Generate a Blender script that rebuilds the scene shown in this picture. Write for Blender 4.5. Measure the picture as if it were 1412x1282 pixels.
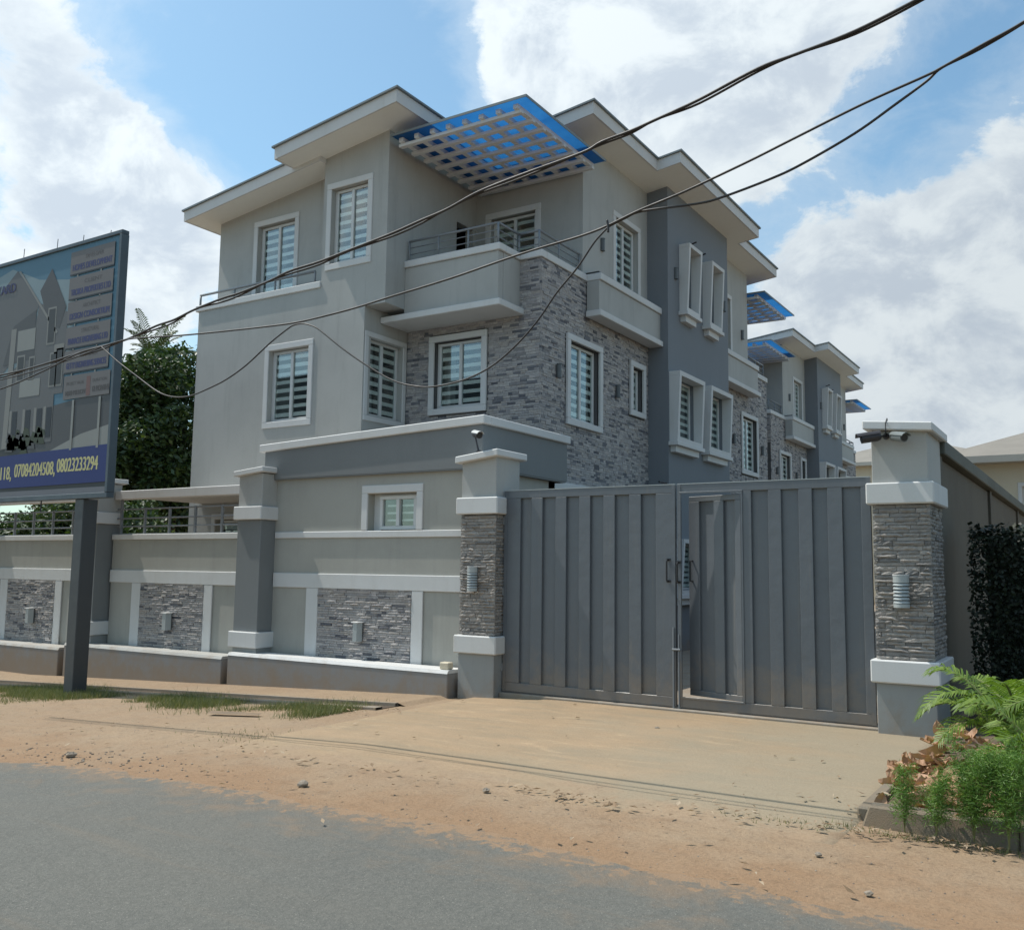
import bpy, bmesh, math, random
from mathutils import Vector, Matrix, Euler
from math import radians as R, sin, cos, pi
random.seed(7)
SC = bpy.context.scene
for o in list(bpy.data.objects): bpy.data.objects.remove(o)
COL = SC.collection
# ------------------------------------------------------------------ camera
YAW, PITCH, ROLL = R(-32.314), R(6.289), R(0.746)
cam_d = bpy.data.cameras.new('camera'); cam = bpy.data.objects.new('camera', cam_d); COL.objects.link(cam)
fw = Vector((sin(YAW)*cos(PITCH), cos(YAW)*cos(PITCH), sin(PITCH)))
rt = Vector((cos(YAW), -sin(YAW), 0)); up = rt.cross(fw)
r2 = rt*cos(ROLL)+up*sin(ROLL); u2 = -rt*sin(ROLL)+up*cos(ROLL)
m = Matrix((r2, u2, -fw)).transposed().to_4x4(); m.translation = Vector((0, 0, 1.65))
cam.matrix_world = m
cam_d.sensor_fit = 'HORIZONTAL'; cam_d.sensor_width = 36; cam_d.lens = 36*1302.7/1412
cam_d.clip_start = .05; cam_d.clip_end = 2000
SC.camera = cam
SC.render.resolution_x = 1024; SC.render.resolution_y = 929
# ------------------------------------------------------------------ world
SUN = Vector((-.485, -.080, .871)).normalized()
EL = math.asin(SUN.z); ROT = math.atan2(SUN.x, SUN.y)
W = bpy.data.worlds.new('World'); SC.world = W; W.use_nodes = True
nt = W.node_tree; nt.nodes.clear()
def N(t, **k):
    n = nt.nodes.new(t)
    for a, b in k.items(): setattr(n, a, b)
    return n
def L(a, b): nt.links.new(a, b)
def mth(op, a, b=None, clamp=False):
    n = N('ShaderNodeMath', operation=op, use_clamp=clamp)
    for i, v in enumerate((a, b)):
        if v is None: continue
        if isinstance(v, (int, float)): n.inputs[i].default_value = v
        else: L(v, n.inputs[i])
    return n.outputs[0]
def mrange(v, a, b, c=0., d=1., smooth=True):
    n = N('ShaderNodeMapRange'); n.interpolation_type = 'SMOOTHSTEP' if smooth else 'LINEAR'
    L(v, n.inputs[0]); n.inputs[1].default_value = a; n.inputs[2].default_value = b; n.inputs[3].default_value = c; n.inputs[4].default_value = d
    return n.outputs[0]
out = N('ShaderNodeOutputWorld'); bg = N('ShaderNodeBackground'); bg.inputs[1].default_value = .092
sky = N('ShaderNodeTexSky', sky_type='NISHITA', sun_disc=False, sun_elevation=EL, sun_rotation=ROT)
sky.air_density = 1.0; sky.dust_density = 1.4; sky.ozone_density = 1.6
tc = N('ShaderNodeTexCoord')
nrm = N('ShaderNodeVectorMath', operation='NORMALIZE'); L(tc.outputs['Generated'], nrm.inputs[0])
DIR = nrm.outputs[0]
mp = N('ShaderNodeMapping'); mp.inputs['Scale'].default_value = (1, 1, 1.5); L(DIR, mp.inputs[0])
def noise(scale, detail, rough, dist=0., off=(0, 0, 0), src=None):
    m2 = N('ShaderNodeVectorMath', operation='ADD'); L(src or mp.outputs[0], m2.inputs[0]); m2.inputs[1].default_value = off
    n = N('ShaderNodeTexNoise'); n.inputs['Scale'].default_value = scale; n.inputs['Detail'].default_value = detail
    n.inputs['Roughness'].default_value = rough; n.inputs['Distortion'].default_value = dist
    L(m2.outputs[0], n.inputs['Vector']); return n.outputs['Fac']
def pix(px, py):     # viewing direction of a cloud seen at that spot of the sky
    return (fw + r2*((px-706)/1302.7) - u2*((py-641)/1302.7)).normalized()
# cloud banks: (direction, angular radius deg, weight)
BANKS = [(70, 40, 6, .30), (120, 120, 4, .22), (200, 130, 3, .10), (20, 130, 6, .14), (90, 230, 4, .12), (150, 240, 5, .40), (240, 270, 5, .36), (60, 330, 8, .30), (200, 340, 7, .36), (290, 330, 5, .22), (120, 440, 8, .14),
         (700, -30, 7, .34), (850, 30, 9, .42), (1020, 20, 9, .40), (1130, 60, 6, .26), (680, 90, 4, .16), (960, 150, 7, .34), (1130, 130, 5, .2), (830, 110, 5, .3), (1000, 230, 5, .1),
         (1160, 380, 5, .30), (1110, 300, 4, .16), (1220, 450, 8, .40), (1380, 320, 7, .42), (1340, 260, 4, .22), (1360, 480, 11, .36), (1180, 560, 9, .24), (1090, 480, 6, .12), (1330, 600, 9, .16), (1500, 420, 12, .3),
         (430, 90, 10, -.42), (330, 180, 5, -.24), (520, 10, 8, -.30), (250, 30, 5, -.2), (1310, 100, 7, -.36), (1240, 230, 6, -.30), (1240, 330, 3, -.16), (560, 60, 5, -.14), (180, 170, 3, -.14), (380, 270, 4, -.2)]
acc = None
for px, py, rad, w in BANKS:
    d = pix(px, py)
    dp = N('ShaderNodeVectorMath', operation='DOT_PRODUCT'); L(DIR, dp.inputs[0]); dp.inputs[1].default_value = d
    v = mrange(dp.outputs['Value'], cos(R(rad*1.15)), cos(R(rad*.1)), 0, w*.8)
    acc = v if acc is None else mth('ADD', acc, v)
big = noise(2.6, 3, .5, .2)
fine = noise(9., 12, .62, .35, (3.1, 1.7, .4))
wisp = noise(26., 10, .65, .2, (1.1, 7.7, 2.4))
f0 = mth('ADD', mth('MULTIPLY', mth('SUBTRACT', big, .5), .4), mth('MULTIPLY', mth('SUBTRACT', fine, .5), 1.7))
f1 = mth('ADD', f0, mth('MULTIPLY', mth('SUBTRACT', wisp, .5), .5))
dens = mth('ADD', f1, acc)
mask = mrange(dens, .0, .36)
haze = mrange(dens, -.45, .25, .03, .34)
so_ = tuple(v*.035 for v in SUN)
fine2 = noise(9., 12, .62, .35, (3.1+so_[0], 1.7+so_[1], .4+so_[2]*1.5))
big2 = noise(4.5, 5, .55, .3, (9, 4, 1)); big3 = noise(4.5, 5, .55, .3, (9+so_[0]*1.6, 4+so_[1]*1.6, 1+so_[2]*2.4))
grad = mth('ADD', mth('MULTIPLY', mth('SUBTRACT', fine2, fine), 2.6), mth('MULTIPLY', mth('SUBTRACT', big3, big2), 2.2))   # less cloud towards the sun = lit side
thick = mth('MULTIPLY', mrange(dens, .12, .62, .25, 1), mrange(mth('ADD', grad, mth('MULTIPLY', mth('SUBTRACT', big2, .5), 1.2)), -.42, .42), True)
cr = N('ShaderNodeMix', data_type='RGBA')
cr.inputs[6].default_value = (9.8, 10.7, 11.2, 1); cr.inputs[7].default_value = (6.9, 7.9, 9.0, 1); L(thick, cr.inputs[0])
skyb = N('ShaderNodeMix', data_type='RGBA', blend_type='MULTIPLY'); skyb.inputs[0].default_value = 1
L(sky.outputs[0], skyb.inputs[6]); skyb.inputs[7].default_value = (1.72, 2.2, 2.1, 1)
sdp = N('ShaderNodeVectorMath', operation='DOT_PRODUCT'); L(DIR, sdp.inputs[0]); sdp.inputs[1].default_value = SUN
lit = N('ShaderNodeVectorMath', operation='SCALE'); L(cr.outputs[2], lit.inputs[0]); L(mrange(sdp.outputs['Value'], .1, .75, .84, 1.14), lit.inputs['Scale'])   # clouds towards the sun are brighter
mx = N('ShaderNodeMix', data_type='RGBA'); L(mth('MAXIMUM', mask, haze), mx.inputs[0]); L(skyb.outputs[2], mx.inputs[6]); L(lit.outputs[0], mx.inputs[7])
L(mx.outputs[2], bg.inputs[0]); L(bg.outputs[0], out.inputs[0])
W.cycles.sampling_method = 'MANUAL'; W.cycles.sample_map_resolution = 1024
# ------------------------------------------------------------------ sun
sd = bpy.data.lights.new('sun', 'SUN'); sd.energy = 4.8; sd.angle = R(.53); sd.color = (1, .95, .87)
so = bpy.data.objects.new('sun', sd); COL.objects.link(so)
so.rotation_mode = 'QUATERNION'; so.rotation_quaternion = (-SUN).to_track_quat('-Z', 'Y'); so.location = (-20, -10, 30)
vs = SC.view_settings; vs.view_transform = 'Standard'; vs.look = 'None'; vs.gamma = 1; vs.exposure = -.12; vs.use_curve_mapping = False
SC.cycles.max_bounces = 8; SC.cycles.transparent_max_bounces = 12
# ------------------------------------------------------------------ materials
def mk(name):
    m = bpy.data.materials.new(name); m.use_nodes = True
    t = m.node_tree; b = t.nodes['Principled BSDF']; return m, t, b
def nz(t, scale, detail=6, rough=.6, coord=None, dist=0.):
    n = t.nodes.new('ShaderNodeTexNoise'); n.inputs['Scale'].default_value = scale; n.inputs['Detail'].default_value = detail
    n.inputs['Roughness'].default_value = rough; n.inputs['Distortion'].default_value = dist
    if coord: t.links.new(coord, n.inputs['Vector'])
    return n.outputs['Fac']
def mxc(t, fac, a, b, blend='MIX'):
    n = t.nodes.new('ShaderNodeMix'); n.data_type = 'RGBA'; n.blend_type = blend
    for i, v in ((0, fac), (6, a), (7, b)):
        if isinstance(v, (int, float)): n.inputs[i].default_value = v
        elif isinstance(v, tuple): n.inputs[i].default_value = (*v[:3], 1)
        else: t.links.new(v, n.inputs[i])
    return n.outputs[2]
def mr(t, v, a, b, c=0., d=1.):
    n = t.nodes.new('ShaderNodeMapRange'); n.interpolation_type = 'SMOOTHSTEP'; t.links.new(v, n.inputs[0])
    for i, x in enumerate((a, b, c, d)): n.inputs[i+1].default_value = x
    return n.outputs[0]
def bump(t, b, h, strength, dist=.01):
    n = t.nodes.new('ShaderNodeBump'); n.inputs['Strength'].default_value = strength; n.inputs['Distance'].default_value = dist
    t.links.new(h, n.inputs['Height']); t.links.new(n.outputs[0], b.inputs['Normal'])
def geo(t): return t.nodes.new('ShaderNodeNewGeometry').outputs['Position']
def paint(name, col, rough=.75, dirt=.14, bmp=.25, streak=.12, dirtcol=None):
    m, t, b = mk(name); P = geo(t)
    dc = dirtcol or tuple(c*.6 for c in col)
    st = t.nodes.new('ShaderNodeMapping'); st.inputs['Scale'].default_value = (3.5, 3.5, .35); t.links.new(P, st.inputs[0])
    c = mxc(t, mr(t, nz(t, .9, 7, .65, P), .35, .75, 0, dirt), tuple(col), dc)
    c = mxc(t, mr(t, nz(t, 1.3, 6, .7, st.outputs[0]), .5, .8, 0, streak), c, dc)
    c = mxc(t, mr(t, nz(t, 60, 3, .6, P), .3, .7, 0, .07), c, tuple(x*.5 for x in col))
    sp = t.nodes.new('ShaderNodeSeparateXYZ'); t.links.new(P, sp.inputs[0]); ad = t.nodes.new('ShaderNodeMath'); ad.operation = 'ADD'; t.links.new(sp.outputs['Z'], ad.inputs[0])
    t.links.new(mr(t, nz(t, 4, 8, .7, P), .2, .8, -.3, .3), ad.inputs[1]); c = mxc(t, mr(t, ad.outputs[0], -.35, .35, .65, 0), c, (.25, .17, .10))
    t.links.new(c, b.inputs['Base Color']); b.inputs['Roughness'].default_value = rough
    bump(t, b, nz(t, 120, 4, .6, P), bmp, .004); return m
M = {}
M['wall'] = paint('light_grey_wall_paint', (.405, .405, .385), streak=.45, dirt=.3)
M['beige'] = paint('beige_grey_wall_paint', (.375, .37, .335), streak=.4, dirt=.3)
M['midgrey'] = paint('mid_grey_wall_paint', (.29, .30, .295), dirt=.22, streak=.25)
M['blue'] = paint('blue_grey_wall_paint', (.175, .192, .212), dirt=.12)
M['blue2'] = paint('dark_grey_fascia_paint', (.185, .197, .200), dirt=.15)
M['white'] = paint('white_trim_paint', (.60, .605, .60), streak=.22, dirt=.18, dirtcol=(.36, .34, .29))
M['cream'] = paint('soffit_cream_paint', (.78, .785, .74), dirt=.1)
M['base'] = paint('planter_grey_paint', (.235, .235, .235), streak=.35, dirt=.3, dirtcol=(.24, .18, .12))
M['concrete'] = paint('bare_concrete', (.30, .275, .235), dirt=.5, streak=.35, dirtcol=(.12, .105, .085), bmp=.6)
M['grout'] = paint('dark_grout', (.09, .09, .09))
M['roofmetal'] = paint('roof_sheet_edge', (.17, .2, .21), rough=.5)
M['nbroof'] = paint('brown_shingle', (.24, .22, .19), dirt=.4)
M['nbwall'] = paint('neighbour_cream_wall', (.56, .50, .38), streak=.3)
M['kerb'] = paint('weathered_kerb', (.19, .165, .125), dirt=.6, streak=.3, dirtcol=(.07, .06, .045), bmp=1.)
def metal(name, col, rough=.45, mt=0., bmp=.05, dust=False):
    m, t, b = mk(name); P = geo(t)
    c = mxc(t, mr(t, nz(t, 1.5, 6, .65, P), .35, .75, 0, .3), col, tuple(x*.75 for x in col))
    c = mxc(t, mr(t, nz(t, 14, 5, .7, P), .62, .78, 0, .35), c, tuple(x*.55 for x in col))
    if dust:          # road dust thrown up against the foot, and thin runs of it
        sp = t.nodes.new('ShaderNodeSeparateXYZ'); t.links.new(P, sp.inputs[0]); ad = t.nodes.new('ShaderNodeMath'); ad.operation = 'ADD'; t.links.new(sp.outputs['Z'], ad.inputs[0])
        t.links.new(mr(t, nz(t, 3, 7, .7, P), .2, .8, -.45, .45), ad.inputs[1]); c = mxc(t, mr(t, ad.outputs[0], -.1, .75, .5, 0), c, (.24, .18, .12))
        st = t.nodes.new('ShaderNodeMapping'); st.inputs['Scale'].default_value = (9, 9, .5); t.links.new(P, st.inputs[0]); c = mxc(t, mr(t, nz(t, 1.2, 7, .7, st.outputs[0]), .52, .8, 0, .35), c, (.22, .20, .17))
        bump_s = nz(t, 1.6, 3, .5, P)
    t.links.new(c, b.inputs['Base Color']); b.inputs['Roughness'].default_value = rough; b.inputs['Metallic'].default_value = mt
    t.links.new(mr(t, nz(t, 5, 5, .6, P), .2, .8, rough-.08, rough+.14), b.inputs['Roughness'])
    bump(t, b, nz(t, 6, 3, .5, P), bmp, .02); return m
M['gate'] = metal('gate_grey_enamel', (.120, .134, .150), .36, bmp=.25, dust=True)
M['rail'] = metal('rail_grey_enamel', (.2, .215, .23), .4)
M['black'] = metal('black_metal', (.02, .02, .022), .4)
M['cable'] = metal('cable_rubber', (.025, .022, .022), .5)
M['cam_grey'] = metal('camera_grey_shell', (.16, .18, .18), .35)
M['cam_dark'] = metal('camera_dark_shell', (.035, .032, .035), .35)
M['lampgrey'] = metal('lamp_light_grey_metal', (.36, .39, .39), .35)
M['lampdark'] = metal('lamp_dark_metal', (.09, .10, .105), .4)
M['frame'] = metal('white_aluminium', (.60, .61, .60), .35)
M['bar'] = metal('window_bar_white', (.80, .80, .78), .5)
M['board'] = metal('board_frame_blue_grey', (.06, .082, .10), .45)
M['pole'] = metal('pole_dark_paint', (.052, .058, .062), .5)
M['bark'] = paint('bark', (.12, .09, .06), bmp=1.)
M['canopybeam'] = paint('canopy_beam_paint', (.64, .66, .67), dirt=.2)
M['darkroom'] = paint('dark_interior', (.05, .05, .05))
M['curtain'] = paint('curtain_cloth', (.30, .31, .29))
def glass(name, tint=(.75, .85, .8)):
    m, t, b = mk(name); t.nodes.remove(b); o = t.nodes['Material Output']
    tr = t.nodes.new('ShaderNodeBsdfTransparent'); tr.inputs[0].default_value = (*tint, 1)
    gl = t.nodes.new('ShaderNodeBsdfGlossy'); gl.inputs['Roughness'].default_value = .03; gl.inputs[0].default_value = (.9, .95, .95, 1)
    lw = t.nodes.new('ShaderNodeLayerWeight'); lw.inputs[0].default_value = .5
    pw = t.nodes.new('ShaderNodeMath'); pw.operation = 'POWER'; pw.inputs[1].default_value = 5; t.links.new(lw.outputs['Facing'], pw.inputs[0])
    ad = t.nodes.new('ShaderNodeMath'); ad.operation = 'MULTIPLY_ADD'; ad.inputs[1].default_value = .85; ad.inputs[2].default_value = .13; t.links.new(pw.outputs[0], ad.inputs[0])
    mx = t.nodes.new('ShaderNodeMixShader'); t.links.new(ad.outputs[0], mx.inputs[0]); t.links.new(tr.outputs[0], mx.inputs[1]); t.links.new(gl.outputs[0], mx.inputs[2])
    t.links.new(mx.outputs[0], o.inputs[0]); return m
M['glass'] = glass('window_glass', (.88, .92, .91))
def blue_sheet():
    m, t, b = mk('blue_polycarbonate'); t.nodes.remove(b); o = t.nodes['Material Output']
    tl = t.nodes.new('ShaderNodeBsdfTranslucent'); df = t.nodes.new('ShaderNodeBsdfDiffuse'); tr = t.nodes.new('ShaderNodeBsdfTransparent'); gl = t.nodes.new('ShaderNodeBsdfGlossy')
    P = geo(t); c = mxc(t, mr(t, nz(t, 2, 5, .6, P), .3, .7), (.08, .30, .55), (.12, .38, .62))
    t.links.new(c, tl.inputs[0]); df.inputs[0].default_value = (.05, .13, .27, 1); tr.inputs[0].default_value = (.24, .47, .68, 1); gl.inputs[0].default_value = (.5, .6, .7, 1); gl.inputs['Roughness'].default_value = .3
    def ms(f, a, b2):
        n = t.nodes.new('ShaderNodeMixShader'); n.inputs[0].default_value = f; t.links.new(a, n.inputs[1]); t.links.new(b2, n.inputs[2]); return n.outputs[0]
    s = ms(.5, tl.outputs[0], tr.outputs[0]); s = ms(.12, s, df.outputs[0]); s = ms(.06, s, gl.outputs[0]); t.links.new(s, o.inputs[0]); return m
M['blue_sheet'] = blue_sheet()
STONE_RAMP = [(0, (.38, .365, .36)), (.2, (.46, .435, .42)), (.38, (.33, .32, .325)), (.52, (.40, .37, .345)), (.66, (.37, .355, .35)), (.8, (.15, .155, .175)), (.88, (.24, .235, .24)), (.95, (.095, .10, .12))]
def stone(name, island, ramp=STONE_RAMP, bs=.6):
    m, t, b = mk(name); P = geo(t)
    rnd = (t.nodes.new('ShaderNodeNewGeometry').outputs['Random Per Island'] if island else t.nodes.new('ShaderNodeObjectInfo').outputs['Random'])
    cr = t.nodes.new('ShaderNodeValToRGB'); cr.color_ramp.interpolation = 'CONSTANT'
    el = cr.color_ramp.elements
    while len(el) > 1: el.remove(el[-1])
    el[0].position = 0; el[0].color = (*ramp[0][1], 1)
    for p, c in ramp[1:]:
        e = el.new(p); e.color = (*c, 1)
    t.links.new(rnd, cr.inputs[0])
    c = mxc(t, mr(t, nz(t, 25, 6, .7, P), .35, .7, 0, .45), cr.outputs[0], (.16, .15, .145))
    c = mxc(t, mr(t, nz(t, 9, 5, .6, P), .55, .75, 0, .3), c, (.46, .43, .40))
    t.links.new(c, b.inputs['Base Color']); b.inputs['Roughness'].default_value = .85
    bump(t, b, nz(t, 55, 6, .65, P), bs, .012); return m
M['stone_o'] = stone('ledge_stone', False); M['stone_i'] = stone('ledge_stone_field', True)
PR = [(0, (.30, .275, .25)), (.3, (.36, .33, .30)), (.5, (.25, .235, .22)), (.75, (.32, .295, .27)), (.9, (.17, .165, .16))]
M['stone_p'] = stone('pillar_ledge_stone', False, PR, .9)
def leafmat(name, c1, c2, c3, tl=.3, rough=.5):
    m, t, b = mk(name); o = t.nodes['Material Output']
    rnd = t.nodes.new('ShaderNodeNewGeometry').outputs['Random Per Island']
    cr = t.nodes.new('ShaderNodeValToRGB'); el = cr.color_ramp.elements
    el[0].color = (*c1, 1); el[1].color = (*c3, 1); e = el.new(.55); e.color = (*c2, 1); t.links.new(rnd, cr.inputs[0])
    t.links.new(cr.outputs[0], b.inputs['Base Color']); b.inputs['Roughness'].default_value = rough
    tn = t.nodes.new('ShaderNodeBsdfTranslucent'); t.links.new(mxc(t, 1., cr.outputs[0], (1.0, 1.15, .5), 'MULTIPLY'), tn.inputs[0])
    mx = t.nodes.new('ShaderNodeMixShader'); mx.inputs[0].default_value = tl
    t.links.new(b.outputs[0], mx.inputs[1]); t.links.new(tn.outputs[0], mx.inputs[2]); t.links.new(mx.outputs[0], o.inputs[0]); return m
M['mango'] = leafmat('mango_leaf', (.022, .045, .016), (.035, .07, .02), (.09, .13, .03), .2)
M['hedge'] = leafmat('shade_dark_ivy_leaf', (.008, .014, .008), (.012, .022, .011), (.025, .04, .018), .08, .6)  # leaves coloured near black: the deep shade behind the palm is in the colour
M['palmleaf'] = leafmat('palm_leaflet', (.10, .17, .028), (.16, .25, .04), (.24, .33, .07), .35)
M['fern'] = leafmat('feathery_fern', (.07, .15, .025), (.12, .24, .04), (.20, .33, .07), .3)
M['grass'] = leafmat('grass_blade', (.085, .115, .035), (.15, .17, .06), (.30, .26, .14), .25)
M['dry'] = leafmat('dry_leaf', (.26, .13, .07), (.44, .26, .16), (.60, .42, .28), .15, .7)
M['litter'] = leafmat('litter', (.15, .10, .055), (.26, .17, .10), (.40, .32, .23), .1, .8)
M['stem'] = paint('green_stem', (.14, .17, .05))
M['rock'] = stone('rubble', True, [(0, (.22, .165, .115)), (.4, (.27, .22, .165)), (.8, (.13, .10, .075))])
def ground_mat(kind):
    m, t, b = mk(kind); P = geo(t)
    fine = nz(t, 40, 8, .7, P); med = nz(t, 3, 8, .65, P, .4); bg_ = nz(t, .5, 6, .6, P); grit = nz(t, 150, 4, .7, P); blot = nz(t, 9, 8, .72, P, .3)
    sep = t.nodes.new('ShaderNodeSeparateXYZ'); t.links.new(P, sep.inputs[0])
    def shift(axis, scale, amp, src=None):
        n = t.nodes.new('ShaderNodeMath'); n.operation = 'ADD'; t.links.new(sep.outputs[axis], n.inputs[0]); t.links.new(mr(t, src or nz(t, scale, 7, .65, P), .2, .8, -amp, amp), n.inputs[1]); return n.outputs[0]
    def stretched(sc, rot=0.):
        st = t.nodes.new('ShaderNodeMapping'); st.inputs['Scale'].default_value = sc; st.inputs['Rotation'].default_value = (0, 0, rot); t.links.new(P, st.inputs[0]); return st.outputs[0]
    def sand():
        c = mxc(t, mr(t, bg_, .35, .65), (.285, .195, .12), (.325, .235, .15))
        c = mxc(t, mr(t, med, .35, .75, 0, .75), c, (.285, .215, .145))
        c = mxc(t, mr(t, shift('Y', 1.1, .8), 5.0, 6.5, .8, 0), c, (.262, .155, .082))
        c = mxc(t, mr(t, nz(t, 1.3, 8, .7, stretched((.35, 2.2, 1), .12), .5), .45, .75, 0, .55), c, (0.324, 0.225, 0.136))
        c = mxc(t, mr(t, blot, .5, .72, 0, .5), c, (0.149, 0.093, 0.053))
        c = mxc(t, mr(t, fine, .42, .75, 0, .55), c, (0.153, 0.099, 0.056))
        c = mxc(t, mr(t, grit, .58, .72, 0, .5), c, (0.378, 0.284, 0.188))
        return c
    def slab():
        c = mxc(t, mr(t, bg_, .3, .7), (.305, .215, .128), (.35, .25, .155))
        c = mxc(t, mr(t, nz(t, 1.6, 9, .7, stretched((.5, 1.6, 1), .35), .6), .38, .7, 0, .85), c, (.25, .196, .128))
        c = mxc(t, mr(t, nz(t, 2.1, 9, .7, stretched((.5, 1.6, 1), .35), 1.2), .52, .72, 0, .7), c, (.45, .325, .20))
        c = mxc(t, mr(t, shift('X', .9, 1.5), -5.2, -1.8, 0, .75), c, (.26, .225, .16))
        c = mxc(t, mr(t, nz(t, 3, 9, .75, stretched((.25, 3.5, 1), -.1), .3), .55, .78, 0, .5), c, (.19, .145, .095))
        c = mxc(t, mr(t, blot, .55, .75, 0, .35), c, (.18, .13, .08))
        c = mxc(t, mr(t, fine, .42, .8, 0, .4), c, (.18, .125, .075))
        return c
    h = fine
    if kind == 'asphalt':
        c = mxc(t, mr(t, bg_, .3, .7), (.094, .098, .088), (.116, .116, .10))
        c = mxc(t, mr(t, fine, .35, .7, 0, .7), c, (.17, .165, .145))
        c = mxc(t, mr(t, nz(t, 260, 2, .5, P), .5, .62, 0, .6), c, (.05, .05, .047))
        v = t.nodes.new('ShaderNodeTexVoronoi'); v.inputs['Scale'].default_value = 70; t.links.new(P, v.inputs['Vector'])
        c = mxc(t, mr(t, v.outputs['Distance'], .0, .35, .7, 0), c, (.042, .042, .040))
        c = mxc(t, mr(t, nz(t, 95, 4, .6, P), .60, .70, 0, .8), c, (.32, .30, .26))
        c = mxc(t, mr(t, nz(t, .35, 6, .6, stretched((.5, 1.5, 1), .1)), .42, .62, 0, .35), c, (.135, .125, .105))
        c = mxc(t, mr(t, shift('Y', 0, .8, med), 4.3, 5.7, 0, .6), c, (.225, .15, .09))
        c = mxc(t, mr(t, shift('Y', 0, .35, blot), 4.92, 5.12, 0, .9), c, (.27, .172, .098))
        c = mxc(t, mr(t, nz(t, 1, 6, .6, stretched((.25, 5, 1))), .55, .75, 0, .35), c, (.18, .14, .10))
        r, bs = .85, .8
    elif kind == 'sand': c = sand(); r, bs = .95, .9
    elif kind == 'slab':
        c = mxc(t, mr(t, shift('Y', 1.7, .55), 6.15, 7.0, 0, 1), sand(), slab()); r, bs = .9, .5
    else:
        c = mxc(t, mr(t, med, .3, .7), (.07, .05, .035), (.14, .10, .065)); r, bs = .95, 1.
    t.links.new(c, b.inputs['Base Color']); b.inputs['Roughness'].default_value = r
    hh = t.nodes.new('ShaderNodeMath'); hh.operation = 'MULTIPLY_ADD'; hh.inputs[1].default_value = 3.; t.links.new(med, hh.inputs[0]); t.links.new(h, hh.inputs[2])
    bump(t, b, hh.outputs[0], bs, .012); return m
for k in ('asphalt', 'sand', 'slab', 'soil'): M[k] = ground_mat(k)
def flat(name, col, rough=.6):
    m, t, b = mk(name); P = geo(t)
    t.links.new(mxc(t, mr(t, nz(t, 3, 6, .6, P), .3, .7, 0, .25), col, tuple(x*.8 for x in col)), b.inputs['Base Color']); b.inputs['Roughness'].default_value = rough; return m
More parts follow.
